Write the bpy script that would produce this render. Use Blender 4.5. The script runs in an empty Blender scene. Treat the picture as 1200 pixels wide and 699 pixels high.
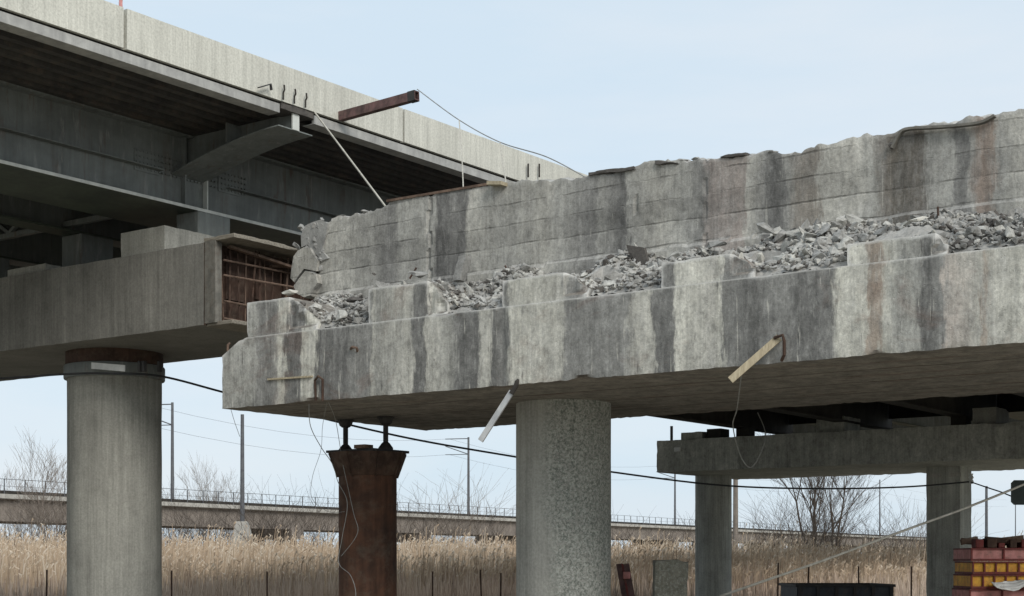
import bpy, bmesh, math, random
import numpy as np
from mathutils import Vector, noise, Matrix
random.seed(7)
S = bpy.context.scene
C = S.collection
EYE = 1.7
CU, SU = 0.8070, 0.5906          # u = (CU,-SU) along the pier caps, v = (SU,CU) along the roads
TH = -math.atan2(SU, CU)
F = 1830.0
R = math.radians

# ------------------------------------------------------------------ camera
cd = bpy.data.cameras.new('camera'); cam = bpy.data.objects.new('camera', cd); C.objects.link(cam)
cam.location = (0, 0, EYE); cam.rotation_euler = (R(90), 0, 0)
cd.sensor_width = 36; cd.lens = 54.9; cd.shift_y = 0.257; cd.clip_start = 0.1; cd.clip_end = 6000
S.camera = cam
# ------------------------------------------------------------------ sky, sun, exposure
SUN_DIR = Vector((0.42, -0.80, 0.62)).normalized()       # towards the (veiled) sun
S.view_settings.view_transform = 'Standard'; S.view_settings.look = 'None'
S.view_settings.exposure = 0.56; S.view_settings.gamma = 1.0
W = bpy.data.worlds.new('World'); S.world = W; W.use_nodes = True
wn = W.node_tree; wn.nodes.clear()
sky = wn.nodes.new('ShaderNodeTexSky'); sky.sky_type = 'NISHITA'; sky.sun_disc = False
sky.sun_elevation = math.asin(SUN_DIR.z); sky.sun_rotation = math.atan2(SUN_DIR.x, SUN_DIR.y)
sky.air_density = 1.0; sky.dust_density = 2.0; sky.ozone_density = 2.0
tc = wn.nodes.new('ShaderNodeTexCoord'); mp = wn.nodes.new('ShaderNodeMapping'); mp.inputs['Scale'].default_value = (1.1, 1.1, 5.5)
cn = wn.nodes.new('ShaderNodeTexNoise'); cn.inputs['Scale'].default_value = 2.2; cn.inputs['Detail'].default_value = 6; cn.inputs['Roughness'].default_value = 0.55
cr = wn.nodes.new('ShaderNodeValToRGB'); cr.color_ramp.elements[0].position = 0.36; cr.color_ramp.elements[0].color = (6.2, 7.35, 8.3, 1)
cr.color_ramp.elements[1].position = 0.66; cr.color_ramp.elements[1].color = (7.2, 7.8, 8.35, 1)
mx = wn.nodes.new('ShaderNodeMixRGB'); mx.inputs[0].default_value = 0.88
bg = wn.nodes.new('ShaderNodeBackground'); bg.inputs[1].default_value = 0.078
wo = wn.nodes.new('ShaderNodeOutputWorld')
L = wn.links.new
L(tc.outputs['Generated'], mp.inputs[0]); L(mp.outputs[0], cn.inputs['Vector']); L(cn.outputs[0], cr.inputs[0])
L(sky.outputs[0], mx.inputs[1]); L(cr.outputs[0], mx.inputs[2]); L(mx.outputs[0], bg.inputs[0]); L(bg.outputs[0], wo.inputs[0])
sd = bpy.data.lights.new('sun', 'SUN'); sd.energy = 1.5; sd.angle = R(28); sd.color = (1.0, 0.96, 0.90)
sun = bpy.data.objects.new('sun', sd); C.objects.link(sun); sun.rotation_euler = SUN_DIR.to_track_quat('Z', 'Y').to_euler(); sun.location = (0, 0, 60)

# ------------------------------------------------------------------ node helper
class NT:
    def __init__(s, name):
        s.m = bpy.data.materials.new(name); s.m.use_nodes = True; s.t = s.m.node_tree
        s.b = s.t.nodes['Principled BSDF']; s.tc = s.t.nodes.new('ShaderNodeTexCoord'); s.o = s.tc.outputs['Object']
    def put(s, sock, v):
        if isinstance(v, bpy.types.NodeSocket): s.t.links.new(v, sock)
        elif isinstance(v, (tuple, list)) and len(v) == 3 and sock.type == 'RGBA': sock.default_value = (*v, 1)
        else: sock.default_value = v
    def map(s, v, scale=(1, 1, 1), loc=(0, 0, 0), rot=(0, 0, 0)):
        n = s.t.nodes.new('ShaderNodeMapping'); s.put(n.inputs[0], v); n.inputs['Scale'].default_value = scale
        n.inputs['Location'].default_value = loc; n.inputs['Rotation'].default_value = rot; return n.outputs[0]
    def noise(s, v, scale, det=4, rough=.55, dist=0):
        n = s.t.nodes.new('ShaderNodeTexNoise'); s.put(n.inputs['Vector'], v); n.inputs['Scale'].default_value = scale
        n.inputs['Detail'].default_value = det; n.inputs['Roughness'].default_value = rough; n.inputs['Distortion'].default_value = dist; return n.outputs[0]
    def vor(s, v, scale, feat='F1'):
        n = s.t.nodes.new('ShaderNodeTexVoronoi'); s.put(n.inputs['Vector'], v); n.inputs['Scale'].default_value = scale; n.feature = feat; return n.outputs[0]
    def ramp(s, f, stops, interp='LINEAR'):
        n = s.t.nodes.new('ShaderNodeValToRGB'); s.put(n.inputs[0], f); e = n.color_ramp.elements; n.color_ramp.interpolation = interp
        while len(e) > 1: e.remove(e[-1])
        for i, (p, c) in enumerate(stops):
            x = e[0] if i == 0 else e.new(p)
            x.position = p; x.color = (*((c, c, c) if not isinstance(c, tuple) else c), 1)
        return n.outputs[0]
    def mix(s, f, a, b, mode='MIX'):
        n = s.t.nodes.new('ShaderNodeMixRGB'); n.blend_type = mode; s.put(n.inputs[0], f); s.put(n.inputs[1], a); s.put(n.inputs[2], b); return n.outputs[0]
    def math(s, op, a, b=0.0, c=0.0, clamp=False):
        n = s.t.nodes.new('ShaderNodeMath'); n.operation = op; s.put(n.inputs[0], a); s.put(n.inputs[1], b); s.put(n.inputs[2], c); n.use_clamp = clamp; return n.outputs[0]
    def sep(s, v):
        n = s.t.nodes.new('ShaderNodeSeparateXYZ'); s.put(n.inputs[0], v); return n.outputs
    def bump(s, h, st=.5, d=.02):
        n = s.t.nodes.new('ShaderNodeBump'); s.put(n.inputs['Height'], h); n.inputs['Strength'].default_value = st; n.inputs['Distance'].default_value = d
        s.t.links.new(n.outputs[0], s.b.inputs['Normal'])
    def rnd(s):
        return s.t.nodes.new('ShaderNodeObjectInfo').outputs['Random']
    def done(s, col, rough=.85, metal=0.0, spec=.3):
        s.put(s.b.inputs['Base Color'], col); s.put(s.b.inputs['Roughness'], rough); s.b.inputs['Metallic'].default_value = metal
        s.b.inputs['Specular IOR Level'].default_value = spec; return s.m

def concrete(name, col, dark=.55, streak=.5, prof=None, boards=0, rust=0, speck=0, blotch=.5, drips=0, lit_wear=0, lit_wear_z=0, warm=(1, 1, 1), spray=False):
    """stained concrete; prof = (px list) of stain tone along local x, from several ramps"""
    n = NT(name); o = n.o
    big = n.noise(o, .7, 3); mid = n.noise(o, 3.2, 6, .62); fine = n.noise(o, 26, 6, .7); grit = n.noise(o, 90, 3, .7)
    k = n.ramp(big, [(.3, 1 - blotch * .45), (.7, 1 + blotch * .12)])
    c = n.mix(1, col, k, 'MULTIPLY')
    c = n.mix(1, c, n.ramp(mid, [(.3, 1 - .35 * blotch), (.5, 1.0), (.75, 1 + .18 * blotch)]), 'MULTIPLY')
    gn = n.t.nodes.new('ShaderNodeNewGeometry').outputs['Normal']; vert = n.ramp(n.math('ABSOLUTE', n.sep(gn)[2]), [(.35, 1), (.7, 0)])
    st = n.noise(n.map(o, (2.3, 2.3, .13)), 1.6, 7, .62, .4)
    st2 = n.noise(n.map(o, (9, 9, .35)), 1.2, 5, .6, .2)
    if prof:
        wob = n.noise(n.map(o, (1.5, 1.5, .9)), 2.0, 4, .6)
        wob2 = n.noise(n.map(o, (8, 8, 1.6)), 2.0, 5, .7)
        x = n.math('ADD', n.sep(o)[0], n.math('MULTIPLY', n.math('SUBTRACT', wob, .5), .34))
        x = n.math('ADD', x, n.math('MULTIPLY', n.math('SUBTRACT', wob2, .5), .30))
        res = None
        for (x0, x1, stops) in prof:
            t = n.math('DIVIDE', n.math('SUBTRACT', x, x0), x1 - x0)
            r = n.ramp(t, stops)
            res = r if res is None else n.mix(n.math('GREATER_THAN', x, x0), res, r)
        # tone follows runs that fade and break up with height
        brk = n.ramp(n.noise(n.map(o, (3, 3, 1.1)), 2.0, 8, .74, .8), [(.32, .5), (.56, 1.0)])
        c = n.mix(n.math('MULTIPLY', brk, vert, clamp=True), c, n.mix(1, c, res, 'MULTIPLY'))
    c = n.mix(n.math('MULTIPLY', vert, streak), c, n.mix(1, c, n.ramp(st, [(.36, dark), (.52, 1.0), (.66, 1.2)]), 'MULTIPLY'))
    c = n.mix(n.math('MULTIPLY', vert, streak * .8), c, n.mix(1, c, n.ramp(st2, [(.36, .72), (.5, 1.0), (.68, 1.18)]), 'MULTIPLY'))
    st3 = n.noise(n.map(o, (24, 24, .9)), 1.0, 5, .65, .2)
    c = n.mix(n.math('MULTIPLY', vert, streak), c, n.mix(1, c, n.ramp(st3, [(.38, .78), (.5, 1.0), (.64, 1.2)]), 'MULTIPLY'))
    if drips:
        ef = n.noise(n.map(o, (5, 5, 1.8)), 2.2, 8, .72, .3)
        c = n.mix(n.ramp(ef, [(.54, 0), (.70, .5 * drips + .1)]), c, (.47, .465, .44))
        dk = n.noise(n.map(o, (4, 4, 1.4), (9, 2, 4)), 2.0, 8, .74, .3)
        c = n.mix(n.ramp(dk, [(.53, 0), (.66, .55 * drips + .1)]), c, (.13, .13, .125))
        dr = n.noise(n.map(o, (7, 7, .55)), 3.0, 3, .5, .6)
        c = n.mix(n.ramp(dr, [(.66, 0), (.72, drips)]), c, (.56, .54, .48))
        db = n.noise(n.map(o, (6, 6, .7), (5, 3, 1)), 3.0, 3, .5, .6)
        c = n.mix(n.ramp(db, [(.67, 0), (.72, drips)]), c, (.09, .085, .08))
    hb = n.math('ADD', n.math('MULTIPLY', fine, .6), n.math('MULTIPLY', grit, .3))
    if boards:
        z = n.math('ADD', n.sep(o)[2], n.math('MULTIPLY', n.noise(n.map(o, (.8, .8, .8)), 1.5, 3), .10))
        fr = n.math('FRACT', n.math('DIVIDE', z, boards))
        ln = n.ramp(fr, [(0, 1), (.035, 1), (.07, 0), (.95, 0), (1, 1)])
        lm = n.math('MULTIPLY', ln, n.ramp(n.noise(n.map(o, (1, 1, 2.5)), 1.3, 5, .7), [(.44, 0), (.60, 1)]))
        c = n.mix(n.math('MULTIPLY', lm, .5), c, (.06, .058, .052))
        bd = n.math('FLOOR', n.math('DIVIDE', z, boards))
        bt = n.t.nodes.new('ShaderNodeTexWhiteNoise'); bt.noise_dimensions = '1D'; n.put(bt.inputs['W'], bd)
        c = n.mix(1, c, n.ramp(bt.outputs[0], [(0, .86), (1, 1.1)]), 'MULTIPLY')
        hb = n.math('SUBTRACT', hb, n.math('MULTIPLY', lm, 1.3))
    if rust:
        hz = n.math('SUBTRACT', 1.0, vert)
        c = n.mix(n.math('MULTIPLY', hz, .75), c, n.ramp(mid, [(.35, (.10, .085, .07)), (.6, (.20, .175, .145))]))
        sl = n.math('FRACT', n.math('MULTIPLY', n.math('ADD', n.sep(o)[1], n.math('MULTIPLY', n.noise(o, 1.5, 2), .08)), .82))
        c = n.mix(n.math('MULTIPLY', hz, n.ramp(sl, [(0, .7), (.03, .7), (.06, 0)])), c, (.05, .035, .025))
        rn = n.noise(n.map(o, (.5, 3, 1.0)), 1.4, 6, .7, .8)
        c = n.mix(n.ramp(rn, [(.54, 0), (.63, rust)]), c, (.13, .055, .03))
    if speck:
        v = n.noise(o, 25, 6, .8); rg = n.noise(o, .7, 3)
        xs = n.sep(n.tc.outputs['Normal'])
        side = n.ramp(n.math('ADD', xs[0], n.math('MULTIPLY', n.math('SUBTRACT', rg, .5), 1.2)), [(-.0, 0), (.42, 1)]) if speck > 1 else n.ramp(rg, [(.4, 0), (.6, 1)])
        c = n.mix(n.math('MULTIPLY', side, n.ramp(v, [(.46, 0), (.57, .72)])), c, (.075, .10, .083))
        c = n.mix(n.math('MULTIPLY', side, n.ramp(n.noise(n.map(o, (1, 1, 1), (4, 4, 4)), 27, 6, .8), [(.50, 0), (.6, .75)])), c, (.50, .51, .47))
    c = n.mix(1, c, n.ramp(fine, [(.3, .80), (.6, 1.10)]), 'MULTIPLY')
    if drips:
        c = n.mix(1, c, n.ramp(n.noise(n.map(o, (1, 1, .7)), 9, 9, .78), [(.36, .72), (.5, 1.0), (.62, 1.18)]), 'MULTIPLY')
        hb = n.math('ADD', hb, n.math('MULTIPLY', n.noise(o, 9, 8, .75), 1.2))
    if lit_wear:  # sky-lit arris painted pale on upper convex edges, along with broken-edge wear
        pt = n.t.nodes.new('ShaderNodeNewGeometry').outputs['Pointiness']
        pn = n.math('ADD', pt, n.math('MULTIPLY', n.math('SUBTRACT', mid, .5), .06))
        c = n.mix(n.math('MULTIPLY', n.ramp(pn, [(.522, 0), (.565, lit_wear)]), n.math('GREATER_THAN', n.sep(o)[2], lit_wear_z)), c, (.62, .61, .58))
    pit = n.vor(o, 16); hb = n.math('SUBTRACT', hb, n.ramp(pit, [(0, .8), (.16, 0)]))
    n.bump(hb, .55, .014)
    return n.done(c, .9, 0, .25)

def metal(name, a, b, scale=4, rough=.6, mt=0.0, streak=.3, lo=.4, hi=.62, runs=0):
    n = NT(name); o = n.o
    f = n.noise(o, scale, 8, .68, .4); g = n.noise(n.map(o, (6, 6, .5)), 1.4, 5, .6)
    c = n.mix(n.ramp(f, [(lo, 0), (hi, 1)]), a, b)
    c = n.mix(streak, c, n.mix(1, c, n.ramp(g, [(.35, .5), (.6, 1.15)]), 'MULTIPLY'))
    if streak >= .4: c = n.mix(n.ramp(n.noise(o, scale * 2.3, 7, .75), [(.5, 0), (.68, .6)]), c, (.13, .10, .075))
    if runs:
        rn = n.noise(n.map(o, (3, 3, .35)), 2.0, 6, .7, .5); sp = n.noise(n.map(o, (1, .5, 1), (3, 3, 3)), 1.1, 4, .6)
        c = n.mix(n.math('MULTIPLY', n.ramp(rn, [(.54, 0), (.64, runs)]), n.ramp(sp, [(.42, 0), (.6, 1)])), c, (.11, .06, .035))
        c = n.mix(n.ramp(n.noise(n.map(o, (3, 3, .5), (7, 1, 0)), 2.5, 6, .7), [(.58, 0), (.66, runs)]), c, (.30, .30, .28))
    n.bump(n.noise(o, scale * 9, 5, .7), .35, .006)
    return n.done(c, rough, mt)

def wood(name, a, b, axis=(1, 8, 8)):
    n = NT(name)
    f = n.noise(n.map(n.o, axis), 5, 6, .65, .5)
    c = n.mix(n.ramp(f, [(.35, 0), (.65, 1)]), a, b); n.bump(f, .4, .01)
    return n.done(c, .85)

# ------------------------------------------------------------------ geometry helpers (coordinates U,V,Z or world X,Y,Z)
def uv_of(x, y): return (CU * x - SU * y, SU * x + CU * y)
def xy_of(u, v): return (CU * u + SU * v, -SU * u + CU * v)
def PV(px, py, V):                # point of the sight line at cap-parallel plane V, as (U,V,Z)
    r = (px - 600) / F; Y = V / (SU * r + CU); u, v = uv_of(r * Y, Y)
    return (u, V, EYE + (658 - py) / F * Y)
def PY(px, py, Y): return ((px - 600) / F * Y, Y, EYE + (658 - py) / F * Y)
def PYu(px, py, Y):
    x, y, z = PY(px, py, Y); u, v = uv_of(x, y); return (u, v, z)
def PU(px, py, U):
    r = (px - 600) / F; return PYu(px, py, U / (CU * r - SU))
def U_at(px, V): return PV(px, 0, V)[0]

class MB:
    def __init__(s): s.v = []; s.f = []; s.mi = []
    def add(s, vs, fs, mi=0):
        b = len(s.v); s.v += [tuple(p) for p in vs]; s.f += [tuple(b + i for i in q) for q in fs]; s.mi += [mi] * len(fs); return s
    def box(s, x0, x1, y0, y1, z0, z1, ch=0.0, mi=0):
        if ch:
            bm = bmesh.new(); bmesh.ops.create_cube(bm, size=1)
            for w in bm.verts: w.co = ((x0 + x1) / 2 + w.co.x * (x1 - x0), (y0 + y1) / 2 + w.co.y * (y1 - y0), (z0 + z1) / 2 + w.co.z * (z1 - z0))
            bmesh.ops.bevel(bm, geom=bm.edges[:] , offset=ch, segments=1, affect='EDGES', profile=.5)
            bm.verts.index_update(); r = s.add([w.co[:] for w in bm.verts], [[w.index for w in f.verts] for f in bm.faces], mi); bm.free(); return r
        vs = [(x, y, z) for z in (z0, z1) for y in (y0, y1) for x in (x0, x1)]
        return s.add(vs, [(0, 2, 3, 1), (4, 5, 7, 6), (0, 1, 5, 4), (2, 6, 7, 3), (0, 4, 6, 2), (1, 3, 7, 5)], mi)
    def tube(s, pts, r, n=6, r1=None, caps=True, mi=0):
        pts = [Vector(p) for p in pts]; m = len(pts); vs = []; prev = None
        for i, p in enumerate(pts):
            d = (pts[min(i + 1, m - 1)] - pts[max(i - 1, 0)]); d = d.normalized() if d.length > 1e-9 else Vector((0, 0, 1))
            a = prev - d * prev.dot(d) if prev is not None else (Vector((0, 0, 1)).cross(d) if abs(d.z) < .95 else Vector((1, 0, 0)).cross(d))
            a.normalize(); prev = a; b = d.cross(a)
            rr = (r + (r1 - r) * i / (m - 1)) if r1 is not None else r
            for k in range(n):
                t = 2 * math.pi * k / n; vs.append(p + a * math.cos(t) * rr + b * math.sin(t) * rr)
        fs = [(i * n + k, i * n + (k + 1) % n, (i + 1) * n + (k + 1) % n, (i + 1) * n + k) for i in range(m - 1) for k in range(n)]
        if caps: fs += [tuple(range(n))[::-1], tuple((m - 1) * n + k for k in range(n))]
        return s.add(vs, fs, mi)
    def strip(s, pts, w, h, up=(0, 0, 1), mi=0):     # rectangular bar along a path
        pts = [Vector(p) for p in pts]; m = len(pts); vs = []; up = Vector(up)
        for i, p in enumerate(pts):
            d = (pts[min(i + 1, m - 1)] - pts[max(i - 1, 0)]).normalized(); a = up.cross(d).normalized(); b = d.cross(a)
            for (q, t) in ((-1, -1), (1, -1), (1, 1), (-1, 1)): vs.append(p + a * q * w / 2 + b * t * h / 2)
        fs = [(i * 4 + k, i * 4 + (k + 1) % 4, (i + 1) * 4 + (k + 1) % 4, (i + 1) * 4 + k) for i in range(m - 1) for k in range(4)]
        fs += [(3, 2, 1, 0), tuple((m - 1) * 4 + k for k in range(4))]
        return s.add(vs, fs, mi)
    def prism(s, poly, axis, a, b, mi=0):            # poly in the other two axes, extruded from a to b along axis
        n = len(poly)
        def P(q, t): return {0: (t, q[0], q[1]), 1: (q[0], t, q[1]), 2: (q[0], q[1], t)}[axis]
        vs = [P(q, a) for q in poly] + [P(q, b) for q in poly]
        return s.add(vs, [tuple(range(n))[::-1], tuple(range(n, 2 * n))] + [(i, (i + 1) % n, n + (i + 1) % n, n + i) for i in range(n)], mi)
    def lathe(s, cx, cy, prof, n=40, mi=0, cap=True):
        vs = [(cx + r * math.cos(2 * math.pi * k / n), cy + r * math.sin(2 * math.pi * k / n), z) for (r, z) in prof for k in range(n)]
        fs = [(i * n + k, i * n + (k + 1) % n, (i + 1) * n + (k + 1) % n, (i + 1) * n + k) for i in range(len(prof) - 1) for k in range(n)]
        if cap: fs += [tuple(range(n))[::-1], tuple((len(prof) - 1) * n + k for k in range(n))]
        return s.add(vs, fs, mi)
    def block(s, u0, u1, v0, v1, z0, z1, cell, amp=.01, chip=.03, fn=None, seed=0.0, freq=1.7, mi=0):
        """box of many small faces with uneven faces and chipped arrises"""
        n = [max(1, round((b - a) / c)) for a, b, c in ((u0, u1, cell[0]), (v0, v1, cell[1]), (z0, z1, cell[2]))]
        lo = (u0, v0, z0); hi = (u1, v1, z1); ids = {}; vs = []; fs = []
        def V(i, j, k):
            q = (i, j, k)
            if q in ids: return ids[q]
            p = [lo[a] + (hi[a] - lo[a]) * q[a] / n[a] for a in range(3)]
            on = [(-1 if q[a] == 0 else 1 if q[a] == n[a] else 0) for a in range(3)]
            sp = Vector((p[0] + seed, p[1], p[2]))
            nv = noise.noise_vector(sp * freq) * amp + noise.noise_vector(sp * freq * 5) * amp * .4
            if sum(1 for t in on if t) >= 2 and chip:
                e = max(0, noise.noise(sp * 2.1) - .22) * 2.0 + max(0, noise.noise(sp * 9.0) + .1) * .5
                for a in range(3): p[a] -= on[a] * chip * e
            p = [p[a] + nv[a] for a in range(3)]
            if fn: p = fn(*p)
            ids[q] = len(vs); vs.append(tuple(p)); return ids[q]
        for k in (0, n[2]):
            for i in range(n[0]):
                for j in range(n[1]):
                    q = (V(i, j, k), V(i + 1, j, k), V(i + 1, j + 1, k), V(i, j + 1, k)); fs.append(q if k else q[::-1])
        for j in (0, n[1]):
            for i in range(n[0]):
                for k in range(n[2]):
                    q = (V(i, j, k), V(i + 1, j, k), V(i + 1, j, k + 1), V(i, j, k + 1)); fs.append(q[::-1] if j else q)
        for i in (0, n[0]):
            for j in range(n[1]):
                for k in range(n[2]):
                    q = (V(i, j, k), V(i, j + 1, k), V(i, j + 1, k + 1), V(i, j, k + 1)); fs.append(q if i else q[::-1])
        return s.add(vs, fs, mi)
    def mesh(s, name, mats, org=(0, 0, 0), smooth=False):
        me = bpy.data.meshes.new(name); me.from_pydata([(a - org[0], b - org[1], c - org[2]) for a, b, c in s.v], [], s.f)
        for m in (mats if isinstance(mats, (list, tuple)) else [mats]): me.materials.append(m)
        if any(s.mi): me.polygons.foreach_set('material_index', s.mi)
        if smooth: me.polygons.foreach_set('use_smooth', [True] * len(s.f))
        me.update(); return me

def props(o, label=None, cat=None, group=None, kind=None):
    for k, v in (('label', label), ('category', cat), ('group', group), ('kind', kind)):
        if v: o[k] = v
    return o
ORG = {}
def thing(name, label, cat, org, group=None, uv=True):
    """an Empty at the thing's base; org is U,V,Z (uv=True) or X,Y,Z"""
    o = bpy.data.objects.new(name, None); C.objects.link(o); o.empty_display_size = .3
    o.location = (*xy_of(org[0], org[1]), org[2]) if uv else org
    if uv: o.rotation_euler = (0, 0, TH)
    ORG[o.name] = tuple(org); return props(o, label, cat, group)
def part(mb, name, mats, parent, label=None, smooth=False, kind=None):
    top = parent
    while top.parent: top = top.parent
    o = bpy.data.objects.new(name, mb.mesh(name, mats, ORG[top.name], smooth)); C.objects.link(o); o.parent = parent
    return props(o, label, kind=kind)
def solo(mb, name, mats, label, cat, org, group=None, uv=True, smooth=False, kind=None):
    o = bpy.data.objects.new(name, mb.mesh(name, mats, org, smooth)); C.objects.link(o)
    o.location = (*xy_of(org[0], org[1]), org[2]) if uv else org
    if uv: o.rotation_euler = (0, 0, TH)
    return props(o, label, cat, group, kind)
def smooth_angle(o, a=40):
    me = o.data; me.polygons.foreach_set('use_smooth', [True] * len(me.polygons)); me.set_sharp_from_angle(angle=R(a))
def catmull(pts, n=8):
    pts = [Vector(p) for p in pts]; q = [pts[0]] + pts + [pts[-1]]; out = []
    for i in range(1, len(q) - 2):
        for k in range(n):
            t = k / n; a, b, c, d = q[i - 1:i + 3]
            out.append(.5 * ((2 * b) + (c - a) * t + (2 * a - 5 * b + 4 * c - d) * t * t + (3 * b - a - 3 * c + d) * t ** 3))
    return out + [pts[-1]]

# ------------------------------------------------------------------ materials
def tone_stops(pairs, V, org, a, b):
    """pixel-measured stain tones of the real face -> ramp stops along the pier"""
    res = []
    for px, t in pairs:
        u = U_at(px, V) - org; res.append(((u - a) / (b - a), t))
    return [(max(0, min(1, p)), t) for p, t in res]
OLD_ORG = (-13.0, 19.05, 0)
W1, W2, W3 = (1.62, 1.60, 1.50), (1.38, 1.36, 1.29), (1.05, 1.05, 1.02)
D1, D2, BR = (.42, .42, .425), (.64, .64, .64), (1.08, .93, .82)
capA = [(255, W3), (296, W3), (300, D2), (322, D2), (327, W1), (332, W1), (335, D1), (351, D1), (354, W1), (369, W1), (373, D1), (405, D1), (409, D2), (432, D2), (436, (1.5, 1.48, 1.4)), (440, W3),
        (480, W2), (485, D1), (497, D1), (500, W2), (530, W3), (536, D1), (559, D1), (563, W2), (575, W2), (579, D1), (594, D2), (598, W1), (657, W2)]
capB = [(657, W2), (662, D2), (735, D2), (742, W2), (765, W2), (768, D1), (789, D1), (793, W1), (826, W2), (832, (1.45, 1.42, 1.36)), (843, W1), (847, D2), (885, D1), (922, D2), (930, D1), (975, D1), (983, W1),
        (1011, W1), (1016, BR), (1030, BR), (1036, W1), (1050, W3), (1078, W3), (1084, D1), (1106, D2), (1111, (1.2, 1.08, 1.02)), (1148, W2), (1155, BR), (1163, W2), (1200, W1)]
xa0, xa1 = U_at(255, 16.6) + 13, U_at(657, 16.6) + 13; xb1 = U_at(1200, 16.6) + 13
capprof = [(xa0, xa1, tone_stops(capA, 16.6, -13.0, xa0, xa1)), (xa1, xb1, tone_stops(capB, 16.6, -13.0, xa1, xb1))]
WALL_V = 18.35
wallA = [(372, W2), (430, W3), (455, D2), (462, D2), (466, W3), (508, W3), (513, D1), (523, D1), (528, D2), (545, D1), (551, W2), (590, W3), (640, W2), (655, W3), (660, W3), (686, D2), (698, D2), (702, W3), (728, D1), (734, D1), (738, W3), (770, W2), (800, W3)]
wallB = [(800, W3), (824, D2), (832, (.95, .86, .83)), (872, (.98, .88, .84)), (876, W2), (898, D2), (906, D1), (918, D2), (922, W3), (934, (.8, .74, .68)), (956, (.8, .74, .68)), (962, W2), (1005, W2), (1022, W3), (1036, (.62, .56, .5)), (1052, (.45, .42, .38)),
         (1080, (.5, .46, .42)), (1086, W3), (1116, W3), (1120, D2), (1132, D2), (1136, W3), (1148, (.85, .70, .62)), (1163, (.9, .76, .68)), (1170, W3), (1200, W2)]
wa0, wa1, wb1 = U_at(372, WALL_V) + 13, U_at(800, WALL_V) + 13, U_at(1200, WALL_V) + 13
wallprof = [(wa0, wa1, tone_stops(wallA, WALL_V, -13.0, wa0, wa1)), (wa1, wb1, tone_stops(wallB, WALL_V, -13.0, wa1, wb1))]

M = {}
M['cap'] = concrete('stained_cap_concrete', (.405, .40, .375), .6, .45, capprof, drips=.6, lit_wear=.8, lit_wear_z=4.5, rust=.25, blotch=.5)
M['wall'] = concrete('board_marked_concrete', (.36, .352, .33), .6, .35, wallprof, drips=.35, lit_wear=.22, lit_wear_z=1.1, boards=.31, blotch=.7)
M['col'] = concrete('speckled_column_concrete', (.38, .375, .34), .55, .4, speck=2, blotch=.4)
M['colold'] = concrete('dull_column_concrete', (.42, .42, .38), .6, .6, blotch=.5)
M['cap2'] = concrete('grey_green_cap_concrete', (.47, .47, .42), .6, .45, blotch=.5, drips=.12)
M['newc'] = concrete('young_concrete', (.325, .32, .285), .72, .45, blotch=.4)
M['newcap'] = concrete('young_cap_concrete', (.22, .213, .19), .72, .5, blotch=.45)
M['parapet'] = concrete('parapet_concrete', (.57, .56, .495), .8, .35, blotch=.22)
M['chunk'] = concrete('broken_concrete', (.36, .355, .335), .8, 0, blotch=.9)
M['chunkpale'] = concrete('pale_broken_concrete', (.50, .49, .45), .8, 0, blotch=.7)
M['chunkdark'] = concrete('dark_broken_concrete', (.12, .11, .10), .8, 0, blotch=.9)
M['chunkwhite'] = concrete('white_broken_concrete', (.58, .56, .50), .8, 0, blotch=.4)
M['dust'] = concrete('crushed_concrete', (.38, .37, .345), .8, 0, blotch=.9)
M['mosaic'] = concrete('mossy_concrete', (.24, .225, .18), .5, .4, speck=1, blotch=1.0)
M['farc'] = concrete('far_viaduct_concrete', (.25, .215, .185), .7, .5, blotch=.6)
M['farlight'] = concrete('far_viaduct_kerb_concrete', (.44, .42, .38), .8, .3, blotch=.3)
M['steel'] = metal('grey_green_girder_paint', (.19, .205, .195), (.14, .15, .143), 1.2, .55, 0, .3, runs=.55)
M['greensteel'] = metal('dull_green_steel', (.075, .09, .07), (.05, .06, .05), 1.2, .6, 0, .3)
M['flange'] = metal('pale_paint_and_lit_edge', (.60, .61, .57), (.48, .49, .46), 2, .5, 0, .2)  # pale paint; on the girder's flange edge it stands in for sky light
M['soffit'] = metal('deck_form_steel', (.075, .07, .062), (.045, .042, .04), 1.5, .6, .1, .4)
M['grime'] = metal('grimy_steel', (.20, .19, .165), (.12, .115, .10), 5, .8, 0, .4)
M['galv'] = metal('galvanised_steel', (.50, .50, .49), (.36, .36, .36), 3, .45, .3, .3)
M['edge'] = metal('pale_edge_metal', (.40, .395, .37), (.30, .295, .28), 3, .5, 0, .3)
M['oldsteel'] = metal('old_girder_steel', (.05, .046, .04), (.03, .026, .022), 2, .9, 0, .3)
M['rust'] = metal('rusty_steel', (.085, .05, .036), (.045, .027, .02), 3, .85, 0, .5)
M['rustl'] = metal('light_rusty_steel', (.20, .135, .10), (.10, .066, .048), 4, .85, 0, .5)
M['rustpipe'] = metal('rusty_pipe_steel', (.125, .058, .034), (.05, .028, .02), 1.3, .8, 0, .7)
M['redsteel'] = metal('faded_red_steel', (.17, .095, .09), (.08, .05, .048), 6, .7, 0, .5)
M['black'] = metal('black_steel', (.03, .03, .032), (.05, .045, .04), 5, .6, 0, .2)
M['cable'] = metal('black_cable', (.018, .02, .022), (.03, .03, .03), 5, .5, 0, 0)
M['rope'] = metal('pale_rope', (.52, .50, .44), (.38, .36, .31), 9, .9, 0, 0)
M['wire'] = metal('pale_wire', (.36, .36, .34), (.25, .25, .24), 9, .6, .3, 0)
M['white'] = metal('white_plastic', (.75, .75, .72), (.6, .6, .58), 4, .6, 0, 0)
M['wood'] = wood('weathered_timber', (.30, .275, .225), (.15, .13, .105))
M['woodz'] = wood('pale_timber', (.46, .40, .28), (.30, .25, .17), (6, 6, 1))
M['pink'] = metal('faded_pink_paint', (.62, .29, .27), (.46, .19, .17), 4, .7, 0, .4)
M['yellow'] = metal('yellow_paint', (.80, .44, .06), (.62, .28, .05), 5, .65, 0, .4)
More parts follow.
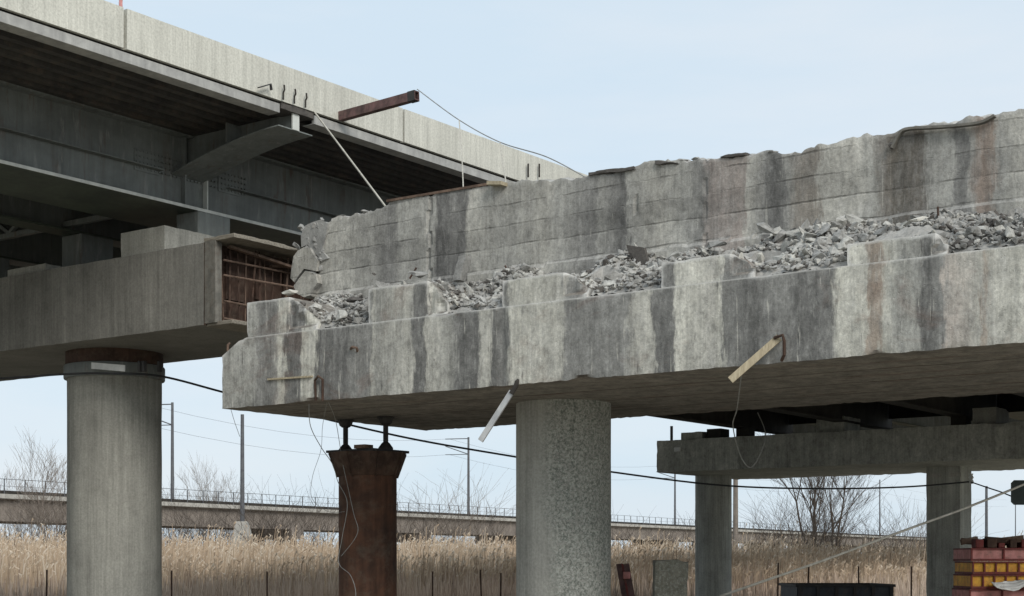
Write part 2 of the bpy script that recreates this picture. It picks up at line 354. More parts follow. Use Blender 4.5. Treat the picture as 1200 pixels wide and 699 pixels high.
M['dred'] = metal('dark_red_paint', (.20, .035, .03), (.12, .03, .028), 5, .65, 0, .4)
M['slate'] = metal('slate_blue_grey_paint', (.055, .065, .075), (.035, .04, .05), 5, .6, 0, .4)
M['sign'] = metal('sign_back_metal', (.035, .05, .045), (.05, .065, .06), 5, .5, 0, .2)
M['bark'] = wood('grey_bark', (.105, .085, .068), (.06, .048, .04), (4, 4, 1))
M['barkl'] = wood('pale_bark', (.25, .21, .17), (.16, .13, .11), (4, 4, 1))
M['lamp'] = metal('grey_mast_steel', (.12, .125, .13), (.09, .09, .10), 4, .6, 0, .1)
n = NT('ground_soil'); f = n.noise(n.o, .15, 8, .65); g = n.noise(n.o, 2.5, 8, .7)
cg = n.mix(n.ramp(f, [(.4, 0), (.6, 1)]), (.37, .34, .28), (.44, .40, .32)); cg = n.mix(1, cg, n.ramp(g, [(.3, .6), (.7, 1.2)]), 'MULTIPLY'); n.bump(g, .6, .05); M['ground'] = n.done(cg, .95)
def reedmat(name, stops):
    n = NT(name); a = n.t.nodes.new('ShaderNodeAttribute'); a.attribute_name = 'tone'
    return n.done(n.ramp(a.outputs['Fac'], stops), .9, 0, .15)
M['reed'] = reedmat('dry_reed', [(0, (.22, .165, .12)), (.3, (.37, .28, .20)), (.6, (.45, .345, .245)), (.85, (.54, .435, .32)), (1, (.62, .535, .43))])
M['scrub'] = reedmat('low_dry_scrub', [(0, (.24, .18, .14)), (.4, (.42, .33, .265)), (.75, (.48, .385, .31)), (1, (.58, .48, .38))])

# ================================================================== SETTING
g = MB(); nx = 60
g.add([(-2500, -300, 0), (2500, -300, 0), (2500, 5000, 0), (-2500, 5000, 0)], [(0, 1, 2, 3)])
o = bpy.data.objects.new('ground', g.mesh('ground', M['ground'])); C.objects.link(o); props(o, 'flat brown earth under the bridges and the reed bed', kind='structure')

# ================================================================== OLD PIER (broken, in front)
ZT, ZB = EYE + 3.40, EYE + 2.32
def cap_fn(u, v, z):
    lim = ZT if u > -17.13 else ZT - (-17.13 - u) * .55
    zz = min(z, lim)
    if v < 16.64 and z > ZT - .07: zz = min(zz, lim - .035) if z > ZT - .03 else zz
    if v < 16.7 and abs(u + 12.3) < .05 : v = v + .03          # construction joint
    return (u, v, zz)
pier = thing('concrete_pier', 'broad old concrete pier with streaked white and grey cap, stripped of its deck', 'bridge pier', OLD_ORG)
m = MB(); m.block(-17.62, .6, 16.6, 21.5, ZB, ZT, (.06, .18, .06), .006, .03, cap_fn, 3.0)
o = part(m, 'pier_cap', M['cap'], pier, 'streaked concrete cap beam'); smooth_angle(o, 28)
def column(parent, u, v, rad, z0, z1, mat, label=None, n=72, rings=40, amp=.006):
    m = MB(); vs = []
    for i in range(rings + 1):
        z = z0 + (z1 - z0) * i / rings
        for k in range(n):
            t = 2 * math.pi * k / n; rr = rad + noise.noise(Vector((u + math.cos(t) * 2, v + math.sin(t) * 2, z * 1.5))) * amp
            vs.append((u + rr * math.cos(t), v + rr * math.sin(t), z))
    fs = [(i * n + k, i * n + (k + 1) % n, (i + 1) * n + (k + 1) % n, (i + 1) * n + k) for i in range(rings) for k in range(n)]
    m.add(vs, fs); return part(m, 'column', mat, parent, label, smooth=True)
column(pier, -13.0, 19.05, .70, -.3, ZB + .03, M['col'], 'round column speckled with dark lichen')
column(pier, -2.6, 19.05, .70, -.3, ZB + .03, M['col'])
# bearing seats along the front edge
seats = [(291, 340, .50, .55), (433, 503, .46, .3), (590, 662, .33, .35), (776, 858, .29, .3), (994, 1097, .22, .12)]
SE = []
for i, (a, b, h, br) in enumerate(seats):
    u0, u1 = U_at(a, 16.68), U_at(b, 16.68); SE.append((u0, u1 + br))
    def sfn(u, v, z, u1=u1, br=br, h=h, i=i):
        if u > u1:
            lim = ZT + h - (u - u1) / br * h * .72 + noise.noise(Vector((u * 6, v * 6, i))) * .045 + noise.noise(Vector((u * 17, v * 17, i))) * .03
            if z > lim: z = max(ZT - .02, lim)
            if z > ZT + .02: v += noise.noise(Vector((u * 7, z * 7, i + 5))) * .05 + .04
        return (u, v, z)
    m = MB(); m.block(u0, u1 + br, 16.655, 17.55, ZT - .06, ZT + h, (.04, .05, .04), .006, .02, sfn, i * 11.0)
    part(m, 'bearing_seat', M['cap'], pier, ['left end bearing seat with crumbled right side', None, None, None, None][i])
for u0 in (-4.9, -2.4):
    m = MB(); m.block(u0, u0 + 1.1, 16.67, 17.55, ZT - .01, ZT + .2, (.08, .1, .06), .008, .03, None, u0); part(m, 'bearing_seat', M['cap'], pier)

# ------------------------------------------------------------------ broken wall standing on the cap
TOP = [(355, 5.30), (372, 5.36), (385, 5.45), (400, 5.44), (426, 5.45), (454, 5.47), (457, 5.57), (500, 5.56), (590, 5.54), (632, 5.50), (640, 5.46), (690, 5.42), (742, 5.42), (764, 5.50), (800, 5.43), (806, 5.37), (818, 5.41),
       (830, 5.34), (870, 5.36), (900, 5.33), (912, 5.28), (960, 5.29), (1000, 5.30), (1040, 5.31), (1062, 5.34), (1100, 5.31), (1140, 5.32), (1170, 5.33), (1200, 5.30), (1500, 5.30)]
TU = [U_at(a, WALL_V) for a, _ in TOP]; TZ = [EYE + h for _, h in TOP]
def wtop(u): return float(np.interp(u, TU, TZ))
CR = [(-14.98, .035, .045), (-11.3, .018, .03), (-10.22, .018, .02)]
def wall_fn(u, v, z):
    t = (z - (ZT - .02)) / (ZT + 1.92 - (ZT - .02)); top = wtop(u)
    rag = noise.noise(Vector((u * 2.3, v * 3, 0))) * .05 + noise.noise(Vector((u * 9, v * 5, 3))) * .045 + noise.noise(Vector((u * 19, v * 9, 5))) * .03
    zz = ZT - .02 + t * (top - ZT + .02) + (rag if t > .9 else 0)
    if v < WALL_V + .1:
        v += .012 * noise.noise(Vector((u * .8, 0, z * 3)))
        for (cu, w, d) in CR:
            w_ = w * (.6 + .8 * abs(noise.noise(Vector((cu, z * 3, 0)))))
            if abs(u - cu - .04 * noise.noise(Vector((0, cu, z * 4)))) < w_ : v += d
        if zz < ZT + .85: v -= .03                             # projecting foot course
        sp = noise.noise(Vector((u * 1.3, z * 1.3, 9)))
    if u < -17.0: u += noise.noise(Vector((z * 3, v * 2, 1))) * .18 + noise.noise(Vector((z * 11, v * 5, 1))) * .06
    return (u, v, zz)
wall = thing('broken_wall', 'ragged board marked concrete wall with dark stains standing behind the rubble', 'concrete wall', (-13.0, WALL_V, ZT))
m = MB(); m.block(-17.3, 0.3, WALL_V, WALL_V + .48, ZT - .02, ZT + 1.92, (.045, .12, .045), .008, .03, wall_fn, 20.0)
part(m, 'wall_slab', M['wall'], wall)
def poly_px(pts, V, thick, jig=.02, mat=None, name='slab_piece', parent=None, label=None, tilt=0):
    uvz = [PV(a, b, V) for a, b in pts]; cz = min(p[2] for p in uvz); n_ = len(uvz)
    cx_ = sum(p[0] for p in uvz) / n_; cc = sum(p[2] for p in uvz) / n_
    m = MB()
    ring = []
    for (k, s_) in ((0, .97), (.12, 1.0), (.8, 1.0), (1, .95)):
        for i, p in enumerate(uvz):
            x, z = cx_ + (p[0] - cx_) * s_, cc + (p[2] - cc) * s_
            j = Vector((x * 5, z * 5, k * 3)); ring.append((x + noise.noise(j) * jig, V + thick * k + (z - cz) * tilt, z + noise.noise(j + Vector((7, 0, 0))) * jig))
    fs = [tuple(range(n_))] + [tuple(range(3 * n_, 4 * n_))[::-1]]
    fs += [(r_ * n_ + (i + 1) % n_, r_ * n_ + i, (r_ + 1) * n_ + i, (r_ + 1) * n_ + (i + 1) % n_) for r_ in range(3) for i in range(n_)]
    m.add(ring, fs)
    return part(m, name, mat, parent, label)
poly_px([(344, 300), (349, 293), (356, 290), (363, 291), (368, 299), (372, 306), (371, 318), (362, 317), (356, 316), (350, 323), (344, 332), (340, 326), (341, 312)], 18.28, .30, .02, M['wall'], 'broken_slab', wall, 'cracked slab hanging at the left end', 0)
poly_px([(357, 318), (363, 319), (370, 321), (372, 332), (367, 340), (364, 347), (356, 349), (347, 344), (343, 336), (349, 328)], 18.24, .30, .02, M['wall'], 'broken_slab', wall, 'lower half of the cracked slab', 0)
poly_px([(353, 290), (352, 276), (358, 266), (366, 262), (376, 258), (384, 262), (381, 276), (378, 292), (384, 304), (376, 308), (368, 296), (361, 288)], 18.32, .22, .05, M['chunk'], 'torn_edge', wall, 'crumbled rough edge')
# ------------------------------------------------------------------ rubble
def hull(rs, k=12, flat=1.0):
    bm = bmesh.new()
    for _ in range(k):
        d = Vector((rs.gauss(0, 1), rs.gauss(0, 1), rs.gauss(0, 1))).normalized() * rs.uniform(.75, 1)
        bm.verts.new((d.x, d.y * .8, d.z * flat))
    r = bmesh.ops.convex_hull(bm, input=bm.verts[:]); bmesh.ops.delete(bm, geom=[e for e in r['geom_interior'] if isinstance(e, bmesh.types.BMVert)], context='VERTS')
    bm.verts.index_update(); out = ([w.co[:] for w in bm.verts], [[w.index for w in f.verts] for f in bm.faces]); bm.free(); return out
rs = random.Random(5)
HULLS = [hull(rs, rs.choice((9, 11, 14, 18)), rs.uniform(.4, .85)) for _ in range(24)]
def in_seat(u, v):
    return v < 17.6 and any(a - .02 < u < b - .38 for a, b in SE)
def rz(u, v):
    for (a, b), (_, _, h, br) in zip(SE, seats):
        if v < 17.6 and b - .38 <= u < b: return ZT + max(0, h - (u - (b - br)) / br * h * .72) if u > b - br else ZT + h
    t = max(0, min(1, (v - 16.68) / 1.6))
    H = .70 + (.24 if u < -8 else .08) * noise.noise(Vector((u * 1.1, 0, 4)))
    H += .14 * math.exp(-((u + 8.3) / .8) ** 2) + .10 * math.exp(-((u + 15.6) / .4) ** 2)
    z = ZT + H * (t ** .85) + noise.noise(Vector((u * 1.8, v * 1.8, 0))) * .16 * min(1, t * 4)
    return max(z, ZT - .03)
m = MB(); nu, nv = 620, 40; vs = []
for i in range(nu + 1):
    for j in range(nv + 1):
        u = -17.25 + (17.6) * i / nu; v = 16.72 + (18.42 - 16.72) * j / nv
        z = rz(u, v) - .03
        if u < -17.0: z = ZT + (z - ZT) * max(0, (u + 17.25) / .25)
        if j == 0: z = ZT - .02
        vs.append((u, v + noise.noise(Vector((u * 3, v, 2))) * .03, z + noise.noise(Vector((u * 8, v * 8, 7))) * .03 + noise.noise(Vector((u * 24, v * 24, 7))) * .022 + abs(noise.noise(Vector((u * 13, v * 13, 2)))) * .03))
m.add(vs, [(i * (nv + 1) + j, (i + 1) * (nv + 1) + j, (i + 1) * (nv + 1) + j + 1, i * (nv + 1) + j + 1) for i in range(nu) for j in range(nv)])
def add_hull(m, h, c, s, rot, mi=0):
    E = rot; m.add([tuple(E @ Vector((a * s[0], b * s[1], d * s[2])) + Vector(c)) for a, b, d in h[0]], h[1], mi)
def rrot(r): return Matrix.Rotation(r.uniform(0, 6.28), 3, 'Z') @ Matrix.Rotation(r.gauss(0, .5), 3, 'X') @ Matrix.Rotation(r.gauss(0, .5), 3, 'Y')
rr = random.Random(11); cnt = 0
while cnt < 15000:
    u = rr.uniform(-17.0, -3.0); v = 16.72 + (18.3 - 16.72) * rr.random() ** .9
    if in_seat(u, v): continue
    pat = noise.noise(Vector((u * 1.4, v * 1.6, 3)))
    if pat < -.2 and rr.random() < .5: continue
    s = .011 + .062 * rr.random() ** 3
    add_hull(m, rr.choice(HULLS), (u, v, rz(u, v) + s * .15), (s * rr.uniform(.8, 1.8), s, s), rrot(rr), rr.choice((0, 0, 0, 1, 1, 2, 3))); cnt += 1
solo(m, 'rubble', [M['dust'], M['chunk'], M['chunkpale'], M['chunkdark']], 'crushed grey concrete rubble strewn between the bearing seats and the broken wall', 'rubble', (-13.0, 17.5, ZT), kind='stuff')
CH = []
def roughen(h, k, amp=.09):
    bm = bmesh.new(); vv = [bm.verts.new(p) for p in h[0]]
    for f in h[1]:
        try: bm.faces.new([vv[i] for i in f])
        except ValueError: pass
    bmesh.ops.subdivide_edges(bm, edges=bm.edges[:], cuts=1, use_grid_fill=True)
    for w in bm.verts: w.co += noise.noise_vector(w.co * 2.3 + Vector((k * 7, 0, 0))) * amp
    bmesh.ops.triangulate(bm, faces=bm.faces[:]); bm.verts.index_update(); out = ([w.co[:] for w in bm.verts], [[w.index for w in f.verts] for f in bm.faces]); bm.free(); return out
for i, h in enumerate(HULLS):
    q = MB(); q.add(*roughen(h, i)); CH.append(q.mesh('concrete_chunk', M['chunk']))
for i in range(44):                                             # torn lumps clinging round the broken end
    a, b = random.gauss(369, 8), random.uniform(262, 330); c = PV(a, b, 18.36); m = MB(); h = roughen(HULLS[i % 24], i, .2); s_ = random.uniform(.05, .12)
    m.add([(p[0] * s_ + c[0], p[1] * s_ * .9 + c[1], p[2] * s_ * 1.2 + c[2]) for p in h[0]], h[1]); part(m, 'torn_lump', M['chunk' if i % 3 else 'dust'], wall)
bays = [(SE[0][1] - .35, SE[1][0], 24, 'between the first and second bearing seats', .10), (SE[1][1] - .25, SE[2][0], 40, 'between the second and third bearing seats', .085), (SE[2][1] - .3, SE[3][0], 38, 'between the third and fourth bearing seats', .085),
        (SE[3][1] - .3, SE[4][0], 56, 'between the fourth and fifth bearing seats', .095), (SE[4][1] - .1, -5.0, 52, 'right of the fifth bearing seat', .085)]
used = []
def chunk_obj(mesh, loc, s, rot, label, group=None, mat=None, name='concrete_chunk'):
    o = bpy.data.objects.new(name, mesh); C.objects.link(o); x, y = xy_of(loc[0], loc[1])
    o.location = (x, y, loc[2]); o.scale = s; o.rotation_euler = (Matrix.Rotation(TH, 3, 'Z') @ rot).to_euler(); props(o, label, 'concrete chunk', group)
    if mat: o.material_slots[0].link = 'OBJECT'; o.material_slots[0].material = mat
    return o
for (a, b, k, where, sz) in bays:
    t = 0; tries = 0
    while t < k and tries < 3000:
        tries += 1; u = rr.uniform(a, b); v = 16.8 + 1.45 * rr.random()
        if in_seat(u, v) or any((u - p) ** 2 + (v - q) ** 2 < .011 for p, q in used): continue
        used.append((u, v)); s = sz * rr.choice((.55, .7, .85, 1.1, 1.5)); row = 'near the cap edge' if v < 17.25 else 'midway up the heap' if v < 17.8 else 'close to the wall'; tn = rr.choice(('grey', 'grey', 'pale', 'pale')); big = 'large' if s > sz else 'small'
        chunk_obj(rr.choice(CH), (u, v, rz(u, v) + s * .35), (s * rr.uniform(1, 1.5), s, s * rr.uniform(.7, 1)), rrot(rr), f'{big} {tn} concrete chunk {row} {where}', f'{tn} {big} chunks {row} {where}', M['chunkpale'] if tn == 'pale' else None); t += 1
# strip of pieces along the foot of the wall
for px in list(range(395, 1200, 17)):
    if rr.random() < .25: continue
    u = U_at(px + rr.uniform(-6, 6), 18.2); v = 18.15 + rr.uniform(-.1, .05); s = rr.uniform(.05, .1)
    chunk_obj(rr.choice(CH), (u, v, rz(u, v) + s * .3), (s * 1.5, s, s * .7), rrot(rr), 'angular grey chunk lying against the foot of the broken wall', 'concrete chunks at the foot of the wall')
def special(px, py, V, s, label, mat=None, rot=None, hi=3, name='concrete_chunk'):
    c = PV(px, py, V); return chunk_obj(CH[hi], c, s, rot or Matrix.Identity(3), label, None, mat, name)
special(340, 343, 17.05, (.17, .13, .12), 'pale off-white lump of concrete on the left end bearing seat', M['chunkwhite'], hi=2)
special(1071, 261, 17.75, (.19, .15, .11), 'large flat pale slab fragment above the fifth bearing seat', M['chunkwhite'], Matrix.Rotation(-.22, 3, 'Y'), hi=5)
special(897, 268, 17.8, (.17, .14, .10), 'large jagged grey chunk on top of the heap right of the fourth seat', None, Matrix.Rotation(.3, 3, 'Y'), hi=8)
special(838, 287, 18.0, (.22, .10, .07), 'long low grey fragment lying behind the fourth bearing seat', None, hi=9)
special(981, 302, 17.0, (.11, .12, .17), 'tall rounded grey chunk against the left side of the fifth seat', None, hi=12)
special(893, 302, 17.1, (.10, .10, .15), 'upright pale chunk at the cap edge just right of the fourth seat', M['chunkwhite'], hi=14)
special(416, 352, 17.6, (.19, .15, .15), 'dark brown broken chunk just left of the second bearing seat', M['chunkdark'], hi=6)
special(438, 322, 17.9, (.05, .05, .05), 'small dark fragment behind the second bearing seat', M['chunkdark'], hi=10)
special(490, 322, 17.75, (.22, .16, .09), 'pinkish grey slab fragment resting behind the second bearing seat', None, hi=7)
special(745, 322, 17.3, (.17, .1, .05), 'pale flat fragment below the dark tilted plate', M['chunkwhite'], hi=11)
# upright dark plate and leaning block, sticks
c = PV(749, 299, 18.0); q = MB(); q.block(c[0] - .15, c[0] + .13, c[1] - .03, c[1] + .03, c[2] - .16, c[2] + .12, (.06, .03, .06), .012, .02, lambda u, v, z: (u + (z - c[2]) * -.35, v, z + (u - c[0]) * -.25), 4.0)
solo(q, 'asphalt_piece', M['chunkdark'], 'dark brown tilted asphalt piece standing in the rubble against the wall', 'asphalt piece', (c[0], c[1], c[2] - .2))
c = PV(543, 313, 17.9); q = MB(); q.block(c[0] - .08, c[0] + .06, c[1] - .07, c[1] + .07, c[2] - .2, c[2] + .16, (.05, .05, .06), .02, .03, lambda u, v, z: (u + (z - c[2]) * .30, v, z), 14.0)
solo(q, 'concrete_chunk', M['chunk'], 'upright leaning concrete block beside the third bearing seat', 'concrete chunk', (c[0], c[1], c[2] - .2))
for (a, b, r_, mt, lab) in [((519, 333), (536, 357), .018, 'rope', 'pale bent bar leaning out of the rubble right of the second seat'), ((599, 325), (592, 312), .014, 'rust', 'short rusty rod sticking up beside the third seat'),
                          ((480, 327), (488, 314), .014, 'rust', 'short rusty rod sticking up behind the second seat'), ((1100, 262), (1099, 243), .014, 'rust', 'thin upright rusty rod near the right end of the wall foot')]:
    q = MB(); pa, pb = PV(*a, 17.3 if a[0] == 519 else 17.9), PV(*b, 16.75 if a[0] == 519 else 17.95); q.tube([pa, pb], r_, 6)
    solo(q, 'steel_rod', M[mt], lab, 'rod', pa)
# debris on top of the wall
def slab_px(a, b, V, dep, h, mt, lab, cat, seed):
    p0, p1 = PV(*a, V), PV(*b, V)
    def fn(u, v, z):
        t = (u - p0[0]) / (p1[0] - p0[0]); return (u, v, z + p0[2] + (p1[2] - p0[2]) * t + noise.noise(Vector((u * 3, v * 2, seed))) * .02)
    q = MB(); q.block(p0[0], p1[0], V - .02, V + dep, 0, h, (.05, .05, .025), .012, .03, fn, seed, 4); return solo(q, 'concrete_flake', M[mt], lab, cat, p0)
def board_px(a, b, V, w, h, mt, name, lab, cat, bend=None):
    pts = [PV(*a, V)] + ([PV(*p, V) for p in bend] if bend else []) + [PV(*b, V)]
    pts = catmull(pts, 5) if bend else pts
    q = MB(); q.strip(pts, w, h); return solo(q, name, M[mt], lab, cat, tuple(pts[0]))
board_px((461, 238), (588, 217), 18.5, .34, .035, 'rustl', 'timber_board', 'long rusty brown board lying on top of the wall by the rope', 'board')
board_px((575, 216), (592, 216), 18.3, .2, .05, 'woodz', 'timber_board', 'short pale board end on the wall top beside the hanging wire', 'board')
slab_px((690, 207), (744, 199), 18.33, .4, .05, 'chunkdark', 'long thin dark flake on the wall top where the parapet meets the wall', 'concrete flake', 1.0)
slab_px((768, 193), (797, 195), 18.33, .3, .06, 'chunkdark', 'short dark flake on the notched hump of the wall top', 'concrete flake', 2.0)
slab_px((843, 186), (874, 182), 18.34, .34, .04, 'chunkdark', 'thin dark flake lying on the wall top right of the notch', 'concrete flake', 3.0)
board_px((1166, 136), (1046, 174), 18.28, .08, .03, 'grime', 'steel_strip', 'long bent strip drooping from the wall top at the right', 'strip', [(1150, 144), (1120, 148), (1090, 150), (1062, 152), (1053, 160)])
special(1045, 171, 18.3, (.09, .07, .09), 'brown lump caught at the end of the bent strip on the wall', M['chunkdark'], hi=4)
for (a, b) in [(400, 254), (378, 258), (428, 249), (745, 201), (760, 194), (800, 190), (816, 188), (862, 184), (905, 180)]:
    special(a, b - 1, 18.4, (.09, .1, .035), 'thin broken flake of concrete lying on the wall top', None, hi=a % 20).update_tag()
for o in list(C.objects):
    if o.get('label') == 'thin broken flake of concrete lying on the wall top': o['group'] = 'broken flakes on the wall top'

# brackets and laths hanging on the front of the cap
def on_face(px, py, out=0.0): return PV(px, py, 16.6 - out)
t = thing('hanging_plank', 'pale timber plank hanging slantwise from a rusty hook on the cap, right of the column', 'plank', on_face(910, 398))
q = MB(); q.strip([on_face(913, 396, .05), on_face(856, 446, .32)], .085, .035, (0, 1, .3)); part(q, 'plank', M['woodz'], t)
q = MB(); q.tube([on_face(908, 400, .0), on_face(908, 396, .1), on_face(917, 393, .1), on_face(919, 400, .08), on_face(919, 416, .05), on_face(916, 423, .0)], .02, 6); part(q, 'hook', M['rust'], t)
t = thing('hanging_plank', 'pale lath dangling below the cap just left of the speckled column', 'plank', on_face(605, 447))
q = MB(); q.strip([on_face(600, 459, .08), on_face(563, 517, .25)], .075, .03, (0, 1, .3)); part(q, 'plank', M['galv'], t)
q = MB(); q.strip([on_face(606, 446, .0), on_face(605, 452, .06), on_face(599, 462, .1)], .06, .03, (0, 1, .3)); part(q, 'hook', M['oldsteel'], t)
q = MB(); q.strip([on_face(314, 445, .012), on_face(366, 441.5, .012)], .035, .025); solo(q, 'timber_lath', M['woodz'], 'thin pale timber lath fixed level on the left end of the cap', 'lath', on_face(340, 444))
q = MB(); q.tube([on_face(370, 470, .0), on_face(369, 446, .04), on_face(373, 441, .07), on_face(378, 445, .04), on_face(378, 470, .0)], .018, 6); solo(q, 'steel_hook', M['rust'], 'dark rusty hooped hook near the left end of the cap', 'hook', on_face(374, 445))
q = MB(); q.tube([on_face(411, 409, .0), on_face(413, 407, .06), on_face(418, 408, .06), on_face(419, 412, .0)], .02, 6); solo(q, 'lifting_eye', M['rustl'], 'small rusty lifting eye high on the left part of the cap', 'lifting eye', on_face(414, 410))
q = MB(); q.tube([PV(267, 412, 16.8), PV(267, 405, 16.8), PV(269, 403, 16.9)], .02, 6); solo(q, 'steel_stub', M['rustl'], 'short rusty stub on the chamfered left end of the cap', 'stub', PV(267, 412, 16.8))

# ------------------------------------------------------------------ rusty shoring pipe with jacks
su, sv = -16.84, 19.05
sh = thing('shoring_pipe', 'dark rusty round steel shoring pipe with a flared head under the old cap', 'shoring post', (su, sv, 0))
m = MB(); m.lathe(su, sv, [(.47, -.2), (.47, 3.18)], 48); smooth_angle(part(m, 'pipe', M['rustpipe'], sh))
zt = EYE + 1.77
m = MB(); m.lathe(su, sv, [(.47, zt - .40), (.50, zt - .38), (.62, zt - .07), (.62, zt - .02)], 40); smooth_angle(part(m, 'flared_head', M['rust'], sh))
m = MB(); m.box(su - .50, su + .50, sv - .45, sv + .45, zt - .02, zt + .02); part(m, 'top_plate', M['black'], sh)
for k in range(8):
    a = k * math.pi / 4 + .2; d = Vector((math.cos(a), math.sin(a), 0)); e = Vector((-d.y, d.x, 0)) * .012; c = Vector((su, sv, 0)); m = MB()
    pr = [(.46, zt - .42), (.60, zt - .05), (.60, zt - .02), (.46, zt - .02)]
    pts = [c + d * r_ + Vector((0, 0, z)) + e for r_, z in pr] + [c + d * (r_ + .05) + Vector((0, 0, z)) - e for r_, z in pr]
    m.add([tuple(p) for p in pts], [(0, 1, 2, 3), (7, 6, 5, 4), (0, 4, 5, 1), (1, 5, 6, 2), (2, 6, 7, 3), (3, 7, 4, 0)]); part(m, 'gusset', M['rust'], sh)
for (px, lab) in ((405, 'black screw jack on the left of the shoring head, holding up the cap'), (452, 'black screw jack on the right of the shoring head, holding up the cap')):
    c = PV(px, 520, 19.05); j = thing('screw_jack', lab, 'jack', (c[0], c[1], zt + .02), 'screw jacks on the shoring head')
    m = MB(); m.lathe(c[0], c[1], [(.12, zt + .021), (.12, zt + .05), (.07, zt + .12), (.05, zt + .14)], 16); part(m, 'jack_base', M['black'], j)
    m = MB(); m.lathe(c[0], c[1], [(.042, zt + .13), (.042, ZB - .12)], 16); part(m, 'screw', M['black'], j)
    m = MB(); m.lathe(c[0], c[1], [(.06, ZB - .13), (.10, ZB - .10), (.12, ZB - .04), (.14, ZB - .02), (.14, ZB - .004)], 16); part(m, 'jack_head', M['black'], j)
q = MB(); q.box(su + .15, su + .38, sv - .5, sv - .3, zt + .021, zt + .08); solo(q, 'steel_block', M['rustl'], 'small rusty block lying on the shoring head between the jacks', 'block', (su, sv, zt + .02))
def wire(pts, r_, mt, name, lab, cat, uv=True, n=8, sides=5):
    q = MB(); P_ = catmull(pts, n); q.tube(P_, r_, sides); return solo(q, name, M[mt], lab, cat, tuple(P_[0]), uv=uv)
wire([PV(362, 474, 16.7), PV(364, 500, 16.9), PV(376, 524, 17.5), PV(390, 545, 18.2), PV(396, 565, 18.45), PV(407, 590, 18.45), PV(401, 630, 18.45), PV(397, 660, 18.45), PV(411, 675, 18.45), PV(417, 699, 18.45), PV(410, 735, 18.45)], .006, 'wire', 'loose_wire', 'pale loose wire trailing down the rusty shoring pipe', 'wire')
wire([PV(383, 472, 16.7), PV(378, 500, 17.2), PV(376, 528, 17.8), PV(366, 560, 17.9), PV(366, 585, 18.1), PV(385, 600, 18.4), PV(404, 600, 18.5)], .0035, 'wire', 'loose_wire', 'thin wire looping out left of the shoring pipe below the cap', 'wire')
wire([PV(385, 472, 16.7), PV(393, 492, 17.6), PV(398, 520, 18.4), PV(402, 545, 18.5), PV(414, 600, 18.5), PV(419, 625, 18.5), PV(400, 652, 18.45)], .005, 'wire', 'loose_wire', 'thin wire hanging in front of the shoring head', 'wire')
wire([PV(270, 478, 16.8), PV(275, 495, 17), PV(281, 512, 17.2)], .004, 'wire', 'loose_wire', 'short wire end hanging from the left corner of the cap', 'wire')
wire([PV(870, 430, 16.55), PV(864, 478, 18), PV(859, 500, 19.5), PV(868, 535, 20), PV(880, 548, 20.2), PV(892, 530, 20.4), PV(897, 508, 20.6), PV(888, 484, 21)], .008, 'wire', 'loose_wire', 'pale loop of wire dangling under the cap in front of the far pier', 'wire')

# ================================================================== NEW PIER AND NEW BRIDGE (left)
NT_, NB_ = EYE + 5.47, EYE + 4.05
def new_pier(vc, lab, umax=-20.1, umin=-33.5, detail=True, name='concrete_pier', cols=(-24.3, -31.6)):
    p = thing(name, lab, 'bridge pier', (-24.3, vc, 0))
    m = MB(); m.block(umin, umax, vc - 1.55, vc + 1.55, NB_, NT_, (.15, .3, .15), .006, .015, None, vc)
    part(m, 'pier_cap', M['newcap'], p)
    for uc in cols:
        column(p, uc, vc, .90, -.3, NB_ - .24, M['newc'])
        m = MB(); m.lathe(uc, vc, [(.93, NB_ - .25), (.93, NB_ + .01)], 60); smooth_angle(part(m, 'rust_collar', M['rust'], p, 'rust stained band round the column head'))
    for uc in (-21.73, -25.05, -28.4, -31.8):
        if uc < umin + 1: continue
        sh_ = .44 if uc > -22 else .14
        m = MB(); m.block(uc - .58, uc + .58, vc - 1.5, vc - .2 + .6, NT_ - .01, NT_ + sh_, (.1, .1, .1), .004, .015, None, uc); part(m, 'bearing_seat', M['newc'], p)
        m = MB(); m.box(uc - .3, uc + .3, vc - .45, vc + .35, NT_ + sh_ - .005, NT_ + .93, .02); part(m, 'bearing', M['steel'], p)
    if detail:
        m = MB(); m.lathe(-24.3, vc, [(.955, NB_ - .52), (.965, NB_ - .50), (.965, NB_ - .28), (.955, NB_ - .26)], 60); o = part(m, 'steel_clamp', M['steel'], p, 'grey clamp ring round the column head'); smooth_angle(o)
        col_front = lambda px, py: PV(px, py, vc - .97)
        m = MB()
        for k in range(7):
            a0 = PV(107 + k * 5.6, 425 + k * .45, vc - .985 + .006 * (k - 3) ** 2 * .3); a1 = PV(107 + (k + 1) * 5.6, 425 + (k + 1) * .45, vc - .985 + .006 * (k - 2) ** 2 * .3)
            m.add([a0, a1, (a1[0], a1[1], a1[2] - .12), (a0[0], a0[1], a0[2] - .12)], [(3, 2, 1, 0)])
            m.add([(a0[0], a0[1] + .012, a0[2]), (a1[0], a1[1] + .012, a1[2]), (a1[0], a1[1] + .012, a1[2] - .12), (a0[0], a0[1] + .012, a0[2] - .12)], [(0, 1, 2, 3)])
        part(m, 'white_plate', M['white'], o)
        for px in (84, 165, 170, 188):
            c = PV(px, 430, vc - (.35 if px in (84, 188) else .93)); m = MB(); m.box(c[0] - .03, c[0] + .03, c[1] - .06, c[1] + .02, c[2] - .1, c[2] + .1, .008); part(m, 'bolt_lug', M['galv'] if px == 84 else M['black'], o)
    return p
np1 = new_pier(20.05, 'smooth concrete pier of the new bridge at the left with a clamp round its column')
